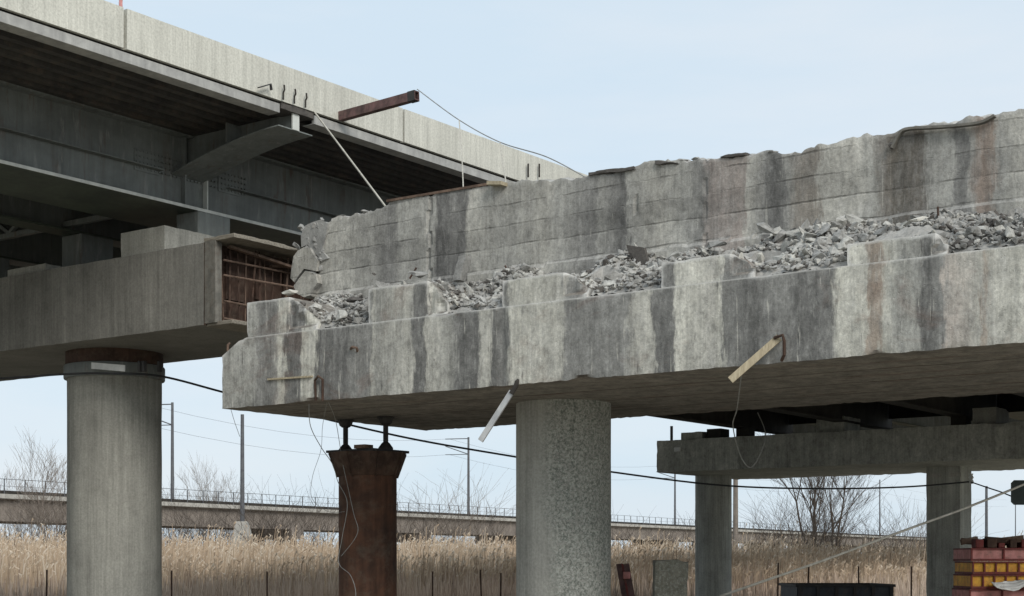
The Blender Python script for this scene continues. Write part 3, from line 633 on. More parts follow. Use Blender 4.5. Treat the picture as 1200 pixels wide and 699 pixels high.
# blockout with exposed reinforcement on the end of the new cap
bo = thing('formwork_box', 'rusty open formwork box with exposed reinforcing bars on the end of the new pier cap', 'formwork', (-20.1, 20.05, NB_))
E0, E1 = -20.09, -19.35
v0, v1 = 18.5, 21.55
m = MB(); m.box(E0, E0 + .03, v0, v1, NB_, NT_); part(m, 'back_plate', M['rust'], bo)
m = MB(); m.box(E0, E1 - .45, v0 - .0, v0 + .15, NB_ + .02, NT_ + .02, .01); part(m, 'side_board', M['grime'], bo, 'wide pale rusty board on the near side')
m = MB(); m.box(E0, E1, v1 - .05, v1 + .03, NB_ + .02, NT_ + .02, .01); part(m, 'side_board', M['rust'], bo)
m = MB(); m.block(E0, E1, v0, v1, NT_ - .0, NT_ + .07, (.12, .08, .03), .01, .02, None, 4.4); part(m, 'top_board', M['wood'], bo, 'pale splintered board across the top')
m = MB(); m.box(E0, E1 - .1, v0 + .05, v1, NB_ - .02, NB_ + .05, .01); part(m, 'bottom_board', M['wood'], bo)
for k in range(17):
    vv = v0 + .3 + k * .165 + random.uniform(-.03, .03); r_ = random.choice((.010, .014, .02)); m = MB(); m.tube([(E0 + .16 + random.uniform(-.05, .08), vv, NB_ + .03), (E0 + .16 + random.uniform(-.05, .12), vv + random.uniform(-.04, .04), NT_ - .02)], r_, 6)
    part(m, 'reinforcing_bar', M['rustl'] if k % 3 == 0 else M['rust'], bo)
for k, zz in enumerate((.12, .42, .86, 1.12)):
    m = MB(); m.tube([(E0 + .27, v0 + .2, NB_ + zz), (E0 + .3 + random.uniform(-.1, .1), v1 - .1, NB_ + zz + random.uniform(-.05, .05))], .018, 6); part(m, 'cross_bar', M['rustl'], bo)
for k, (a, b) in enumerate((((.3, .3, 1.36), (.35, 1.9, 1.22)), ((.35, .9, 1.3), (.5, 2.6, 1.1)), ((.2, 1.4, 1.2), (.6, 2.9, 1.38)))):
    m = MB(); m.strip([(E0 + a[0], v0 + a[1], NB_ + a[2]), (E0 + b[0], v0 + b[1], NB_ + b[2])], .09, .04); part(m, 'loose_batten', M['rustl'], bo)
for k in range(4):
    m = MB(); vv = v0 + .45 + k * .7; m.box(E0 + .03, E0 + .08, vv, vv + .42, NB_ + .5 + .1 * (k % 2), NB_ + 1.25, .0); part(m, 'rusty_panel', M['rust'], bo)
new_pier(87.0, 'distant concrete pier of the new bridge', -20.1, -26, False, cols=(-23.2,))
new_pier(-24.0, 'concrete pier of the new bridge behind the viewer', -20.1, -33.5, False)

nb = thing('steel_bridge', 'new grey steel girder bridge with a pale concrete parapet crossing at the upper left', 'bridge', (-18.9, 20, NT_ + .9))
GZ = EYE + 6.40; DZ = EYE + 7.75
VA, VB = -26.0, 96.0
def girder(uc, va, vb, first=False):
    g_ = MB()
    g_.box(uc - .012, uc + .012, va, vb, GZ + .05, DZ - .04); w = part(g_, 'girder', M['steel'], nb, 'outer steel plate girder' if first else None)
    wd = 1.55 if first else .25
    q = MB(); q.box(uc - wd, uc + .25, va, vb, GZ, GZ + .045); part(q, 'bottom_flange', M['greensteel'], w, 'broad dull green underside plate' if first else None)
    if first:
        q = MB(); q.box(uc + .25, uc + .262, va, vb, GZ - .004, GZ + .05); part(q, 'lit_flange_edge', M['flange'], w, 'pale flange edge with sky light painted in')  # thin pale strip paints the sky-lit edge of the steel flange
        q = MB(); q.box(uc - 1.33, uc - 1.31, va, vb, GZ + .046, DZ - .04); part(q, 'inner_web', M['steel'], w)
    q = MB(); q.box(uc - .2, uc + .2, va, vb, DZ - .04, DZ - .003); part(q, 'top_flange', M['steel'], w)
    if first:
        q = MB(); q.box(uc + .012, uc + .16, va, 18.9, GZ + .60, GZ + .618); q.box(uc + .012, uc + .16, 20.5, vb, GZ + .60, GZ + .618); part(q, 'web_stiffener', M['steel'], w, 'lengthwise stiffener on the web')
    return w
gw = girder(-21.7, VA, VB, True)
for uc in (-25.05, -28.4, -31.75, -35.1): girder(uc, VA, VB)
for vv in (19.42, 19.95):
    q = MB(); q.box(-21.69, -21.58, vv, vv + .03, GZ + .05, DZ - .04); part(q, 'bearing_stiffener', M['flange'] if vv > 19.6 else M['steel'], gw)
for vv in (18.6, 20.6):
    q = MB(); q.box(-21.688, -21.67, vv - .28, vv + .28, GZ + .52, GZ + .9); part(q, 'splice_plate', M['steel'], gw)
q = MB()
for vv in np.arange(18.35, 21.0, .085):
    for zz in (.56, .66, .76, .86): q.lathe(0, 0, [(.001, 0)], 3, cap=False) if False else q.box(-21.672, -21.652, vv, vv + .03, GZ + zz, GZ + zz + .03)
part(q, 'bolt_row', M['steel'], gw, 'rows of bolt heads', kind='stuff')
# cantilever bracket over the pier
br = []
for k in range(13):
    t_ = k / 12; u = -21.69 + t_ * 2.72; drop = .44 * (1 - t_) ** 1.7 + .27
    br.append((u, DZ - .02 - drop))
q = MB(); poly = [(a, b) for a, b in br] + [(br[-1][0], DZ - .004), (br[0][0], DZ - .004)]
q.prism(poly, 1, 19.56, 19.60); bk = part(q, 'bracket', M['steel'], nb, 'curved cantilever bracket reaching out to the deck edge')
q = MB(); vs = []
for (u, z) in br:
    vs += [(u, 19.17, z - .02), (u, 20.0, z - .02), (u, 20.0, z), (u, 19.17, z)]
q.add(vs, [(i * 4 + k, i * 4 + (k + 1) % 4, i * 4 + 4 + (k + 1) % 4, i * 4 + 4 + k) for i in range(12) for k in range(4)] + [(3, 2, 1, 0), (48, 49, 50, 51)]); part(q, 'bracket_flange', M['steel'], bk)
q = MB(); q.box(-18.985, -18.955, 19.50, 19.66, DZ - .30, DZ + .06); part(q, 'end_plate', M['flange'], bk)
q = MB(); q.box(-20.3, -20.28, 19.2, 19.56, DZ - .38, DZ - .03); q.box(-20.3, -20.28, 19.60, 19.9, DZ - .38, DZ - .03); part(q, 'bracket_stiffener', M['steel'], bk)
# more brackets far along, off the pier
# deck soffit of lengthwise corrugated sheet
q = MB(); prof = []
u = -18.98; k = 0
while u > -36.5:
    prof += [(u, DZ), (u - .14, DZ), (u - .17, DZ + .09), (u - .31, DZ + .09)]; u -= .34
prof2 = [(a, b + .25) for a, b in prof]
nn = len(prof); vs = [(a, VA, b) for a, b in prof] + [(a, VB, b) for a, b in prof]
q.add(vs, [(i + 1, i, nn + i, nn + i + 1) for i in range(nn - 1)])
q.add([(prof[0][0], VA, DZ + .1), (prof[-1][0], VA, DZ + .1), (prof[-1][0], VB, DZ + .1), (prof[0][0], VB, DZ + .1)], [(0, 3, 2, 1)])
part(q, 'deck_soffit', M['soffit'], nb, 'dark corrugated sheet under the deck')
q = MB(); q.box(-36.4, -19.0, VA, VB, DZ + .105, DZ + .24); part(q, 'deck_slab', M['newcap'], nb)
for (a, b, lab) in ((VA, 19.16, 'pale edge strip up to the joint'), (20.0, 29.2, 'pale edge strip right of the joint'), (29.95, VB, 'pale edge strip beyond the wall')):
    q = MB(); q.box(-18.985, -18.93, a, b, DZ - .10, DZ + .055, .004); q.box(-19.2, -18.985, a, b, DZ - .10, DZ - .085); part(q, 'edge_strip', M['edge'], nb, lab)
pv = [VA, -10.6, -4.0, 2.6, 9.2, 15.8, 22.4, 29.0, 35.6, 42.2, 48.8, 55.4, 62, 68.6, 75.2, 81.8, 88.4, VB]
for a, b in zip(pv, pv[1:]):
    g_ = .018 if a not in (15.8,) and b != 15.8 else .035
    q = MB(); poly = [(-18.90, DZ + .10), (-18.90, DZ + .72), (-19.12, DZ + .72), (-19.25, DZ + .245), (-19.25, DZ + .11)]
    nseg = max(1, int((b - a) / .5)); vs = []; 
    for i in range(nseg + 1):
        vv = a + g_ + (b - a - 2 * g_) * i / nseg
        for (pu, pz) in poly: vs.append((pu + noise.noise(Vector((vv * .7, pz * 2, 0))) * .006, vv, pz + (noise.noise(Vector((vv * .5, 1, 0))) * .006 if pz > DZ + .5 else 0)))
    n5 = len(poly)
    q.add(vs, [tuple(range(n5)), tuple(nseg * n5 + i for i in range(n5))[::-1]] + [(i * n5 + k, (i + 1) * n5 + k, (i + 1) * n5 + (k + 1) % n5, i * n5 + (k + 1) % n5) for i in range(nseg) for k in range(n5)])
    part(q, 'parapet_panel', M['parapet'], nb)
# cross frames between girders
for vv in (-12, -3, 5, 12, 19.4, 28, 37, 46, 55, 64):
    for ua in (-25.05, -28.4, -31.75):
        q = MB(); ub = ua + 3.35
        q.strip([(ua + .05, vv, GZ + .15), (ub - .05, vv, GZ + .15)], .1, .1); q.strip([(ua + .05, vv, DZ - .12), (ub - .05, vv, DZ - .12)], .1, .1)
        q.strip([(ua + .05, vv, DZ - .15), ((ua + ub) / 2, vv, GZ + .2), (ub - .05, vv, DZ - .15)], .08, .08); part(q, 'cross_frame', M['steel'], nb)
# joint hardware and rebars at the edge over the pier
JV = 19.6
for px, top_ in ((332, 97), (345, 102), (358, 106)):
    a = PU(px, 117 + (px - 332) * .36, -18.84); q = MB(); q.tube([a, (a[0], a[1], a[2] + .12), (a[0] + .03, a[1], a[2] + .16), (a[0], a[1] + .02, a[2] + .25)], .016, 6); part(q, 'starter_bar', M['oldsteel'], nb)
q = MB(); a = PU(303, 103, -18.8); b = PU(317, 99, -18.8); q.strip([a, b, PU(318, 106, -18.8)], .05, .02); part(q, 'bent_bracket', M['black'], nb)
for px in (619, 632):
    a = PU(px, 208, -18.84); q = MB(); q.tube([a, (a[0], a[1], a[2] + .28)], .018, 6); part(q, 'starter_bar', M['oldsteel'], nb)
q = MB(); q.block(-19.3, -18.92, 19.18, 19.98, DZ - .02, DZ + .095, (.08, .06, .04), .02, .03, None, 9.0); part(q, 'joint_lumps', M['chunkdark'], nb, 'torn dark concrete at the deck joint')
q = MB(); a = PYu(145, 16, 24.4); q.tube([(a[0] - .05, a[1], a[2] - .1), (a[0] - .05, a[1] - .02, a[2] + .16), (a[0] - .05, a[1] + .04, a[2] + .8)], .03, 6); solo(q, 'marker_post', M['pink'], 'thin pinkish post rising from the parapet joint at the top left', 'post', a)
# steel tube beam lying on the deck edge
sa, sb = (-18.895, 20.65, DZ + .17), (-17.13, 20.65, DZ + .235)
bt = thing('steel_beam', 'faded red square hollow beam jutting out over the deck edge', 'beam', sa)
q = MB(); d = (Vector(sb) - Vector(sa)).normalized(); w_ = .062
def sq(c, h):
    up = Vector((0, 0, 1)); s_ = Vector((0, 1, 0)); up = (up - d * d.dot(up)).normalized()
    return [tuple(Vector(c) + s_ * i * h + up * j * h * 1.25) for i, j in ((-1, -1), (1, -1), (1, 1), (-1, 1))]
o1, o2, i2, i1 = sq(sa, w_), sq(sb, w_), sq(sb, w_ - .012), sq(Vector(sb) - d * .5, w_ - .012)
q.add(o1 + o2 + i2 + i1, [(0, 1, 2, 3)] + [(4 + k, 4 + (k + 1) % 4, (k + 1) % 4, k) for k in range(4)] + [(8 + k, 8 + (k + 1) % 4, 4 + (k + 1) % 4, 4 + k) for k in range(4)] + [(12 + k, 12 + (k + 1) % 4, 8 + (k + 1) % 4, 8 + k) for k in range(4)] + [(15, 14, 13, 12)])
part(q, 'square_tube', M['redsteel'], bt)
q = MB(); e_ = Vector(sb) - d * .16; r1, r2, = sq(e_, w_ + .006), sq(Vector(sb) - d * .005, w_ + .006)
q.add(r1 + r2, [(4 + k, 4 + (k + 1) % 4, (k + 1) % 4, k) for k in range(4)]); part(q, 'dark_end', M['black'], bt)
tip = sb
def topw(px, dz=0.0, V=18.5):
    u = U_at(px, V); return (u, V, wtop(u) + dz)
W0 = (tip[0] + .02, tip[1] - .02, tip[2] + .1)
w1, w2, w3 = PV(538, 141, 20.0), PV(586, 167, 19.4), topw(686, .02)
wire([W0, w1, w2, PV(640, 184, 18.8), w3], .009, 'wire', 'guy_wire', 'thin wire running down from the red beam tip to the wall top', 'wire')
wire([w1, PV(541, 180, 19.2), topw(543, .0, 18.4)], .010, 'rope', 'hanging_wire', 'pale dropper wire hanging to the wall top, nearer the red beam', 'wire')
wire([w2, topw(593, .0, 18.4)], .010, 'rope', 'hanging_wire', 'pale dropper wire hanging to the wall top, farther from the red beam', 'wire')
wire([(-18.93, 20.0, DZ + .12), topw(455, -.02, 18.42)], .016, 'rope', 'taut_rope', 'taut pale rope from the deck joint down to the wall top', 'rope', n=2)

# ================================================================== FAR OLD PIER AND REMAINING OLD SPAN
ZT2, ZB2 = EYE + 3.40, EYE + 2.50
V2 = 38.0
p2 = thing('concrete_pier', 'grey-green concrete pier with two columns standing beyond the speckled column', 'bridge pier', (-18.5, V2 + 2.4, 0))
m = MB(); m.block(-22.75, -1, V2, V2 + 4.8, ZB2, ZT2, (.12, .3, .1), .012, .035, lambda u, v, z: (u, v, z), 60.0); part(m, 'pier_cap', M['cap2'], p2)
column(p2, U_at(836, 40.4), 40.4, .53, -.3, ZB2 + .03, M['colold'], 'left column')
c2 = U_at(1112, 40.4)
m = MB(); m.block(c2 - .46, c2 + .46, 40.4 - .42, 40.4 + .42, -.3, ZB2 + .03, (.15, .15, .15), .008, .02, None, 5); part(m, 'column', M['colold'], p2, 'right column with patches')
column(p2, -7.0, 40.4, .53, -.3, ZB2 + .03, M['colold'])
for (a, b, y0, mt) in ((799, 824, 503, 'cap2'), (957, 990, 487, 'cap2'), (1140, 1168, 478, 'newc')):
    u0, u1 = U_at(a, V2 + .3), U_at(b, V2 + .3); m = MB(); hh = .42 if a > 900 else .22
    m.block(u0, u1, V2 + .25, V2 + 1.3, ZT2 - .01, ZT2 + hh, (.1, .1, .08), .008, .03, None, a); part(m, 'bearing_seat', M[mt], p2)
q = MB(); u0 = U_at(828, V2 + .3); q.box(u0, u0 + .45, V2 + .3, V2 + .8, ZT2 + .001, ZT2 + .28, .01); solo(q, 'timber_block', M['oldsteel'], 'black packing block on the left part of the far pier cap', 'block', (u0, V2, ZT2))
q = MB(); c = PV(787, 512, V2 + .3); q.tube([(c[0], c[1], ZT2), (c[0], c[1], ZT2 + .42)], .04, 6); solo(q, 'steel_stub', M['black'], 'short black post on the left end of the far pier cap', 'post', c)
q = MB(); c = PV(794, 527, V2 - .02); q.box(c[0] - .1, c[0] + .12, c[1] - .04, c[1] + .03, c[2] - .07, c[2] + .07, .02); solo(q, 'white_tag', M['white'], 'small white tag on the face of the far pier cap near its left end', 'tag', c)
q = MB(); 
for vv in (-.2, .35): q.box(c2 + vv - .14, c2 + vv + .14, 40.4 - .45, 40.4 - .43, ZB2 - .28, ZB2 - .18)
part(q, 'pale_patch', M['farlight'], p2, 'pale marks at the head of the right column')
m = MB(); m.box(c2 - .22, c2 + .28, 40.4 - .445, 40.4 - .43, 1.55 - .55, 1.55, .01); part(m, 'dark_patch', M['colold'], p2, 'square repair patch on the right column')

sp = thing('old_span', 'remaining dark old deck span on rusty girders between the two old piers', 'bridge span', (-14, 30, ZT2))
G0, G1 = EYE + 3.66, EYE + 4.75
for k, uc in enumerate((-20.3, -17.25, -14.2, -11.15, -8.1, -5.0)):
    q = MB(); q.box(uc - .01, uc + .01, 22.1, 41.6, G0 + .03, G1 - .03); q.box(uc - .2, uc + .2, 22.1, 41.6, G0, G0 + .03); q.box(uc - .18, uc + .18, 22.1, 41.6, G1 - .03, G1 - .003); part(q, 'girder', M['oldsteel'], sp)
for vv in (22.3, 28.5, 35, 41.3):
    q = MB()
    for uc in (-20.3, -17.25, -14.2, -11.15, -8.1): q.box(uc + .02, uc + 3.03, vv, vv + .03, G0 + (.3 if vv > 40 else .12), G1 - .02)
    part(q, 'cross_frame', M['oldsteel'], sp)
q = MB(); q.block(-21.0, -4.4, 22.1, 41.7, G1, G1 + .25, (.4, .4, .12), .01, .05, None, 8); part(q, 'deck_slab', M['chunkdark'], sp)
for uc in (-20.3, -14.2, -11.15, -8.1, -5.0):
    for vv in (38.5,):
        q = MB(); q.box(uc - .2, uc + .2, vv, vv + .35, ZT2 + .002, G0 - .002); part(q, 'bearing', M['oldsteel'], sp)

# ================================================================== CABLES
def PYl(l, r_, mt, name, lab, cat, n=8, g=None):
    o = wire([PY(*p) for p in l], r_, mt, name, lab, cat, uv=False, n=n); return o
PYl([(-260, 462, 30), (0, 444, 29.5), (82, 438.5, 29.2), (136, 438, 29.0), (190, 441.5, 29.3), (262, 460, 30.2), (360, 486, 31.3), (480, 514, 32.4), (600, 535, 33.7), (714, 553, 35), (845, 569, 36.6), (960, 573, 38), (1060, 571, 39.3), (1136, 565, 39.9)], .022, 'cable', 'power_cable', 'black sagging cable strung from the new column to the far pier column', 'cable')
PYl([(1137, 565, 39.9), (1170, 576, 38.5), (1210, 588, 37), (1330, 600, 34)], .018, 'cable', 'power_cable', 'black cable running off to the right from the far pier column', 'cable')
q = MB(); c = PY(1138, 560, 39.9); q.lathe(c[0], c[1], [(.05, c[2] - .16), (.07, c[2] - .1), (.04, c[2] - .05), (.07, c[2]), (.04, c[2] + .05), (.06, c[2] + .1)], 12); solo(q, 'cable_insulator', M['white'], 'small pale insulator on the right edge of the far pier column', 'insulator', c, uv=False)
rp = [(640, 774, 25.5), (845, 699, 26), (960, 659, 26.4), (1030, 633, 26.7), (1090, 611, 27), (1136, 594, 27.3), (1200, 568, 27.8), (1290, 528, 28.4)]
PYl(rp, .022, 'rope', 'guy_rope', 'long pale rope rising from lower middle to the sign at the right', 'rope', 4)
a = PY(640, 774, 25.5); q = MB(); q.tube([(a[0], a[1], -.2), (a[0] + .03, a[1], a[2] + .12)], .03, 6); solo(q, 'rope_peg', M['rust'], 'rusty peg holding the foot of the pale rope', 'peg', (a[0], a[1], 0), uv=False)
a = PY(1290, 528, 28.4); q = MB(); q.tube([(a[0], a[1], 0), (a[0], a[1], a[2] + .3)], .09, 10, .07); solo(q, 'timber_pole', M['woodz'], 'weathered pole holding the head of the pale rope', 'pole', (a[0], a[1], 0), uv=False)
# sign
sg = thing('road_sign', 'back of a dark green rectangular sign at the right edge', 'sign', (*PY(1225, 0, 31)[:2], 0), uv=False)
a, b = PY(1185, 563, 31), PY(1265, 592, 31)
q = MB(); ch = .06; x0, x1, z1, z0 = a[0], b[0], a[2], b[2]
q.prism([(x0 + ch, z0), (x1 - ch, z0), (x1, z0 + ch), (x1, z1 - ch), (x1 - ch, z1), (x0 + ch, z1), (x0, z1 - ch), (x0, z0 + ch)], 1, 31, 31.025); part(q, 'sign_panel', M['sign'], sg)
q = MB(); q.box(x0 + .1, x1 - .1, 31.025, 31.055, z0 + .1, z0 + .14); q.box(x0 + .1, x1 - .1, 31.025, 31.055, z1 - .14, z1 - .1); part(q, 'sign_rail', M['galv'], sg)
q = MB(); xm = (x0 + x1) / 2; q.box(xm - .03, xm + .03, 31.056, 31.11, 0, z1 + .02); part(q, 'sign_post', M['galv'], sg)

# ================================================================== RIGHT STACK OF FORM PANELS
X0 = PY(1138, 0, 30)[0]; SY = 30.0
def panel(z0, z1, mt, rib, lab, step, inset=0.0):
    t = thing('form_panel', lab, 'form panel', (X0 + 1.3, SY + .6, z0), 'form panels stacked at the right', uv=False); x0 = X0 + inset; x1 = X0 + 3.0
    q = MB(); q.box(x0, x1, SY + .04, SY + 1.2, z0 + .045, z1 - .03); part(q, 'panel_face', M[mt], t)
    q = MB(); q.box(x0, x1, SY - .01, SY + 1.22, z1 - .03, z1, .004); part(q, 'rim', M[rib], t)
    q = MB(); q.box(x0, x1, SY - .01, SY + 1.22, z0, z0 + .045, .004); part(q, 'rim', M[rib], t)
    x = x0 + (0 if mt == 'yellow' else .0)
    while x < x1:
        q = MB(); q.box(x, x + .03, SY, SY + .04, z0 + .045, z1 - .03); part(q, 'rib', M[rib], t); x += step
panel(1.70, 1.955, 'pink', 'dred', 'faded pink form panel with dark red ribs, topmost of its stack', .62)
panel(1.45, 1.695, 'yellow', 'dred', 'upper yellow form panel directly under the pink one', .22, .03)
panel(1.17, 1.445, 'yellow', 'dred', 'lower yellow form panel behind the white sheet', .22)
panel(.88, 1.165, 'pink', 'dred', 'dull red form panel under the two yellow ones', .62, -.03)
panel(.58, .875, 'dred', 'dred', 'dark red form panel third from the ground', .5)
panel(.30, .575, 'dred', 'dred', 'dark red form panel second from the ground', .5, .02)
panel(.0, .295, 'dred', 'dred', 'dark red form panel lowest of its stack', .5)
rb = random.Random(3)
for k in range(22):
    xx = X0 + .05 + rb.random() * 2.6; yy = SY + .1 + rb.random() * .9; l_ = rb.uniform(.25, .6); a_ = rb.gauss(0, .5); el = rb.gauss(.05, .14)
    q = MB(); d_ = Vector((math.cos(a_) * math.cos(el), math.sin(a_) * .4, math.sin(el))) * l_ / 2; c_ = Vector((xx, yy, 1.955 + .06 + rb.random() * .14)); w_ = rb.uniform(.04, .1)
    q.strip([c_ - d_, c_, c_ + d_], w_, w_ * rb.choice((.4, 1.0))); q.strip([c_ - d_ + Vector((0, 0, -.03)), c_ + d_ + Vector((0, 0, -.03))], w_ * .5, w_ * 1.4)
    solo(q, 'scrap_iron', M['rust' if k % 3 else 'rustl'], 'rusty scrap iron piece lying on the top pink panel', 'scrap iron', tuple(c_), 'scrap iron on the stack', uv=False)
for k in range(9):
    xx = X0 + .1 + k * .22; q = MB(); q.box(xx, xx + rb.uniform(.08, .2), SY + .02, SY + rb.uniform(.2, .5), 1.957, 1.957 + rb.uniform(.09, .24), .01)
    solo(q, 'scrap_block', M['rust' if k % 2 else 'dred'], 'rusty scrap clamp block standing on the top pink panel', 'scrap iron', (xx, SY, 1.957), 'scrap clamp blocks on the stack', uv=False)
q = MB(); c_ = PY(1163, 691, SY - .15); nn = 22; mm = 12; vs = []
for i in range(nn + 1):
    for j in range(mm + 1):
        s_, t_ = i / nn, j / mm; wv = noise.noise(Vector((s_ * 6, t_ * 4, 2)))
        vs.append((c_[0] + s_ * 1.15, SY - .04 - .22 * t_ + wv * .08, c_[2] + .14 + noise.noise(Vector((s_ * 5, 0, 7))) * .05 + .05 * s_ - t_ * (.06 + .12 * abs(math.sin(s_ * 5))) + noise.noise(Vector((s_ * 14, t_ * 9, 2))) * .03))
q.add(vs, [(i * (mm + 1) + j, (i + 1) * (mm + 1) + j, (i + 1) * (mm + 1) + j + 1, i * (mm + 1) + j + 1) for i in range(nn) for j in range(mm)])
o = solo(q, 'plastic_sheet', M['white'], 'crumpled white plastic sheet caught on the lower yellow panel', 'plastic sheet', c_, uv=False, smooth=True)
so = o.modifiers.new('t', 'SOLIDIFY'); so.thickness = .006

# dark container
ct = thing('skip_container', 'dark slate open container with ribbed side between the far columns', 'container', (*PY(990, 0, 35)[:2], 0), uv=False)
a, b = PY(934, 685, 34), PY(1047, 685, 34); xa, xb, zc = a[0], b[0], a[2]
q = MB(); q.box(xa, xb, 34, 34.05, .1, zc - .06); q.box(xa, xb, 36.0, 36.05, .1, zc - .06); q.box(xa, xa + .05, 34.05, 36, .1, zc - .06); q.box(xb - .05, xb, 34.05, 36, .1, zc - .06); q.box(xa + .05, xb - .05, 34.05, 36, .1, .15); part(q, 'bin_wall', M['slate'], ct)
for (p0, p1, r0, r1) in ((xa - .04, xb + .04, 33.95, 34.07), (xa - .04, xb + .04, 35.98, 36.1), (xa - .04, xa + .08, 34.07, 35.98), (xb - .08, xb + .04, 34.07, 35.98)):
    q = MB(); q.box(p0, p1, r0, r1, zc - .06, zc, .004); part(q, 'rim', M['black'], ct)
for k in range(6):
    x = xa + .02 + k * (xb - xa - .1) / 5; q = MB(); q.box(x, x + .07, 33.955, 34, .1, zc - .06, .004); part(q, 'rib', M['black'], ct)
for k in (0, 1):
    q = MB(); q.box(xa + .1 + k * 1.6, xa + .35 + k * 1.6, 34.1, 35.9, 0, .1); part(q, 'skid', M['black'], ct)
# mossy post
c_ = PY(785, 657, 23); hw = .245
q = MB(); q.block(c_[0] - hw, c_[0] + hw, 22.9, 23.3, -.2, c_[2], (.05, .06, .06), .02, .05, lambda x, y, z: (x + (z - 1) * .03 + (.05 if x < c_[0] else -.0) * (z < .9), y, z - (.03 if x > c_[0] + .12 else 0)), 33.0, 2.5)
solo(q, 'concrete_post', M['mosaic'], 'squat blotched mossy concrete post standing between the two near columns', 'post', (c_[0], 23.1, 0), uv=False)
# red post
rpst = thing('steel_post', 'leaning red steel channel post just right of the speckled column', 'post', (*PY(736, 0, 24)[:2], 0), uv=False)
a, b = Vector(PY(729, 661, 24)), Vector(PY(742, 735, 24)); b2 = b + (b - a) * .9
q = MB(); q.strip([a, b2], .03, .12, (0, 1, 0)); part(q, 'web', M['dred'], rpst)
q = MB(); q.strip([a + Vector((.06, -.03, 0)), b2 + Vector((.06, -.03, 0))], .09, .018, (0, 1, 0)); q.strip([a + Vector((-.05, -.03, 0)), b2 + Vector((-.05, -.03, 0))], .09, .018, (0, 1, 0)); part(q, 'side_flange', M['redsteel'], rpst)
q = MB(); c_ = PY(734, 675, 23.9); q.box(c_[0] - .05, c_[0] + .06, 23.86, 23.95, c_[2] - .05, c_[2] + .06, .01); part(q, 'bolt_plate', M['pink'], rpst)
# stakes
for (px, py, Yd, where) in ((55, 668, 44, 'left of the new column'), (201, 669, 44, 'just right of the new column'), (313, 670, 44, 'between the new column and the shoring pipe'), (507, 670, 44, 'just right of the shoring pipe'), (587, 672, 44, 'touching the left side of the speckled column'), (563, 668, 44, 'midway between shoring pipe and speckled column'),
                            (912, 660, 46, 'right of the left far column'), (948, 662, 46, 'above the left part of the slate container'), (1006, 664, 46, 'above the right part of the slate container'), (1068, 664, 46, 'just left of the right far column')):
    x, y, z = PY(px, py, Yd); q = MB(); l_ = rb.gauss(0, .04)
    q.strip([(x - l_, y, -.1), (x, y, z)], .045, .02, (0, 1, 0)); q.strip([(x - l_, y + .02, -.1), (x, y + .02, z)], .012, .045, (0, 1, 0))
    solo(q, 'fence_stake', M['rust'], 'thin dark steel stake ' + where, 'stake', (x, y, 0), 'steel stakes in front of the reeds', uv=False)

# ================================================================== FAR VIADUCT
A0 = Vector((-37.5, 114.4, 0)); A1 = Vector((89.8, 339.0, 0)); D = (A1 - A0).normalized(); Nn = Vector((D.y, -D.x, 0))  # towards the viewer's right
via = thing('railway_viaduct', 'long low concrete railway viaduct crossing behind the reeds', 'viaduct', (A0.x, A0.y, 0), uv=False)
VZ = EYE + 5.0; VBt = EYE + 2.95
def vp(s, off, z): p = A0 + D * s - Nn * off; return (p.x, p.y, z)
def vbox(m, s0, s1, o0, o1, z0, z1):
    vs = [vp(s, o_, z) for z in (z0, z1) for o_ in (o0, o1) for s in (s0, s1)]
    m.add(vs, [(0, 2, 3, 1), (4, 5, 7, 6), (0, 1, 5, 4), (2, 6, 7, 3), (0, 4, 6, 2), (1, 3, 7, 5)])
SP0, SPL = -52.0, 22.0; s0 = SP0; k = 0
while s0 < 560:
    s1 = s0 + SPL
    q = MB(); vbox(q, s0 + .06, s1 - .06, .5, 1.0, VBt, VZ - .45); vbox(q, s0 + .06, s1 - .06, 3.2, 3.7, VBt, VZ - .45); vbox(q, s0 + .06, s1 - .06, 6.0, 6.5, VBt, VZ - .45); vbox(q, s0 + .06, s1 - .06, .42, .5, VBt, VBt + .25); part(q, 'span_girder', M['farc'], via)
    q = MB(); vbox(q, s0 + .02, s1 - .02, .1, 7.0, VZ - .45, VZ - .2); part(q, 'deck_slab', M['farc'], via)
    q = MB(); vbox(q, s0 + .02, s1 - .02, 0, .35, VZ - .38, VZ - .05); part(q, 'edge_beam', M['farlight'], via)
    q = MB(); vbox(q, s0 + .02, s1 - .02, .35, .6, VZ - .2, VZ + .22); part(q, 'cable_trough', M['oldsteel'], via)
    q = MB(); vbox(q, s1 - .9, s1 + .9, .3, 6.8, VBt - .9, VBt - .003); vbox(q, s1 - .55, s1 + .55, 1.0, 2.4, -.5, VBt - .9); vbox(q, s1 - .55, s1 + .55, 4.6, 6.0, -.5, VBt - .9); part(q, 'viaduct_pier', M['farc'], via)
    q = MB(); nst = 11
    for j in range(nst): vbox(q, s0 + .5 + j * 2.0, s0 + .56 + j * 2.0, .12, .18, VZ - .05, VZ + 1.05)
    vbox(q, s0, s1, .13, .17, VZ + 1.03, VZ + 1.07); vbox(q, s0, s1, .13, .17, VZ + .52, VZ + .545); part(q, 'railing', M['lamp'], via)
    s0 = s1; k += 1
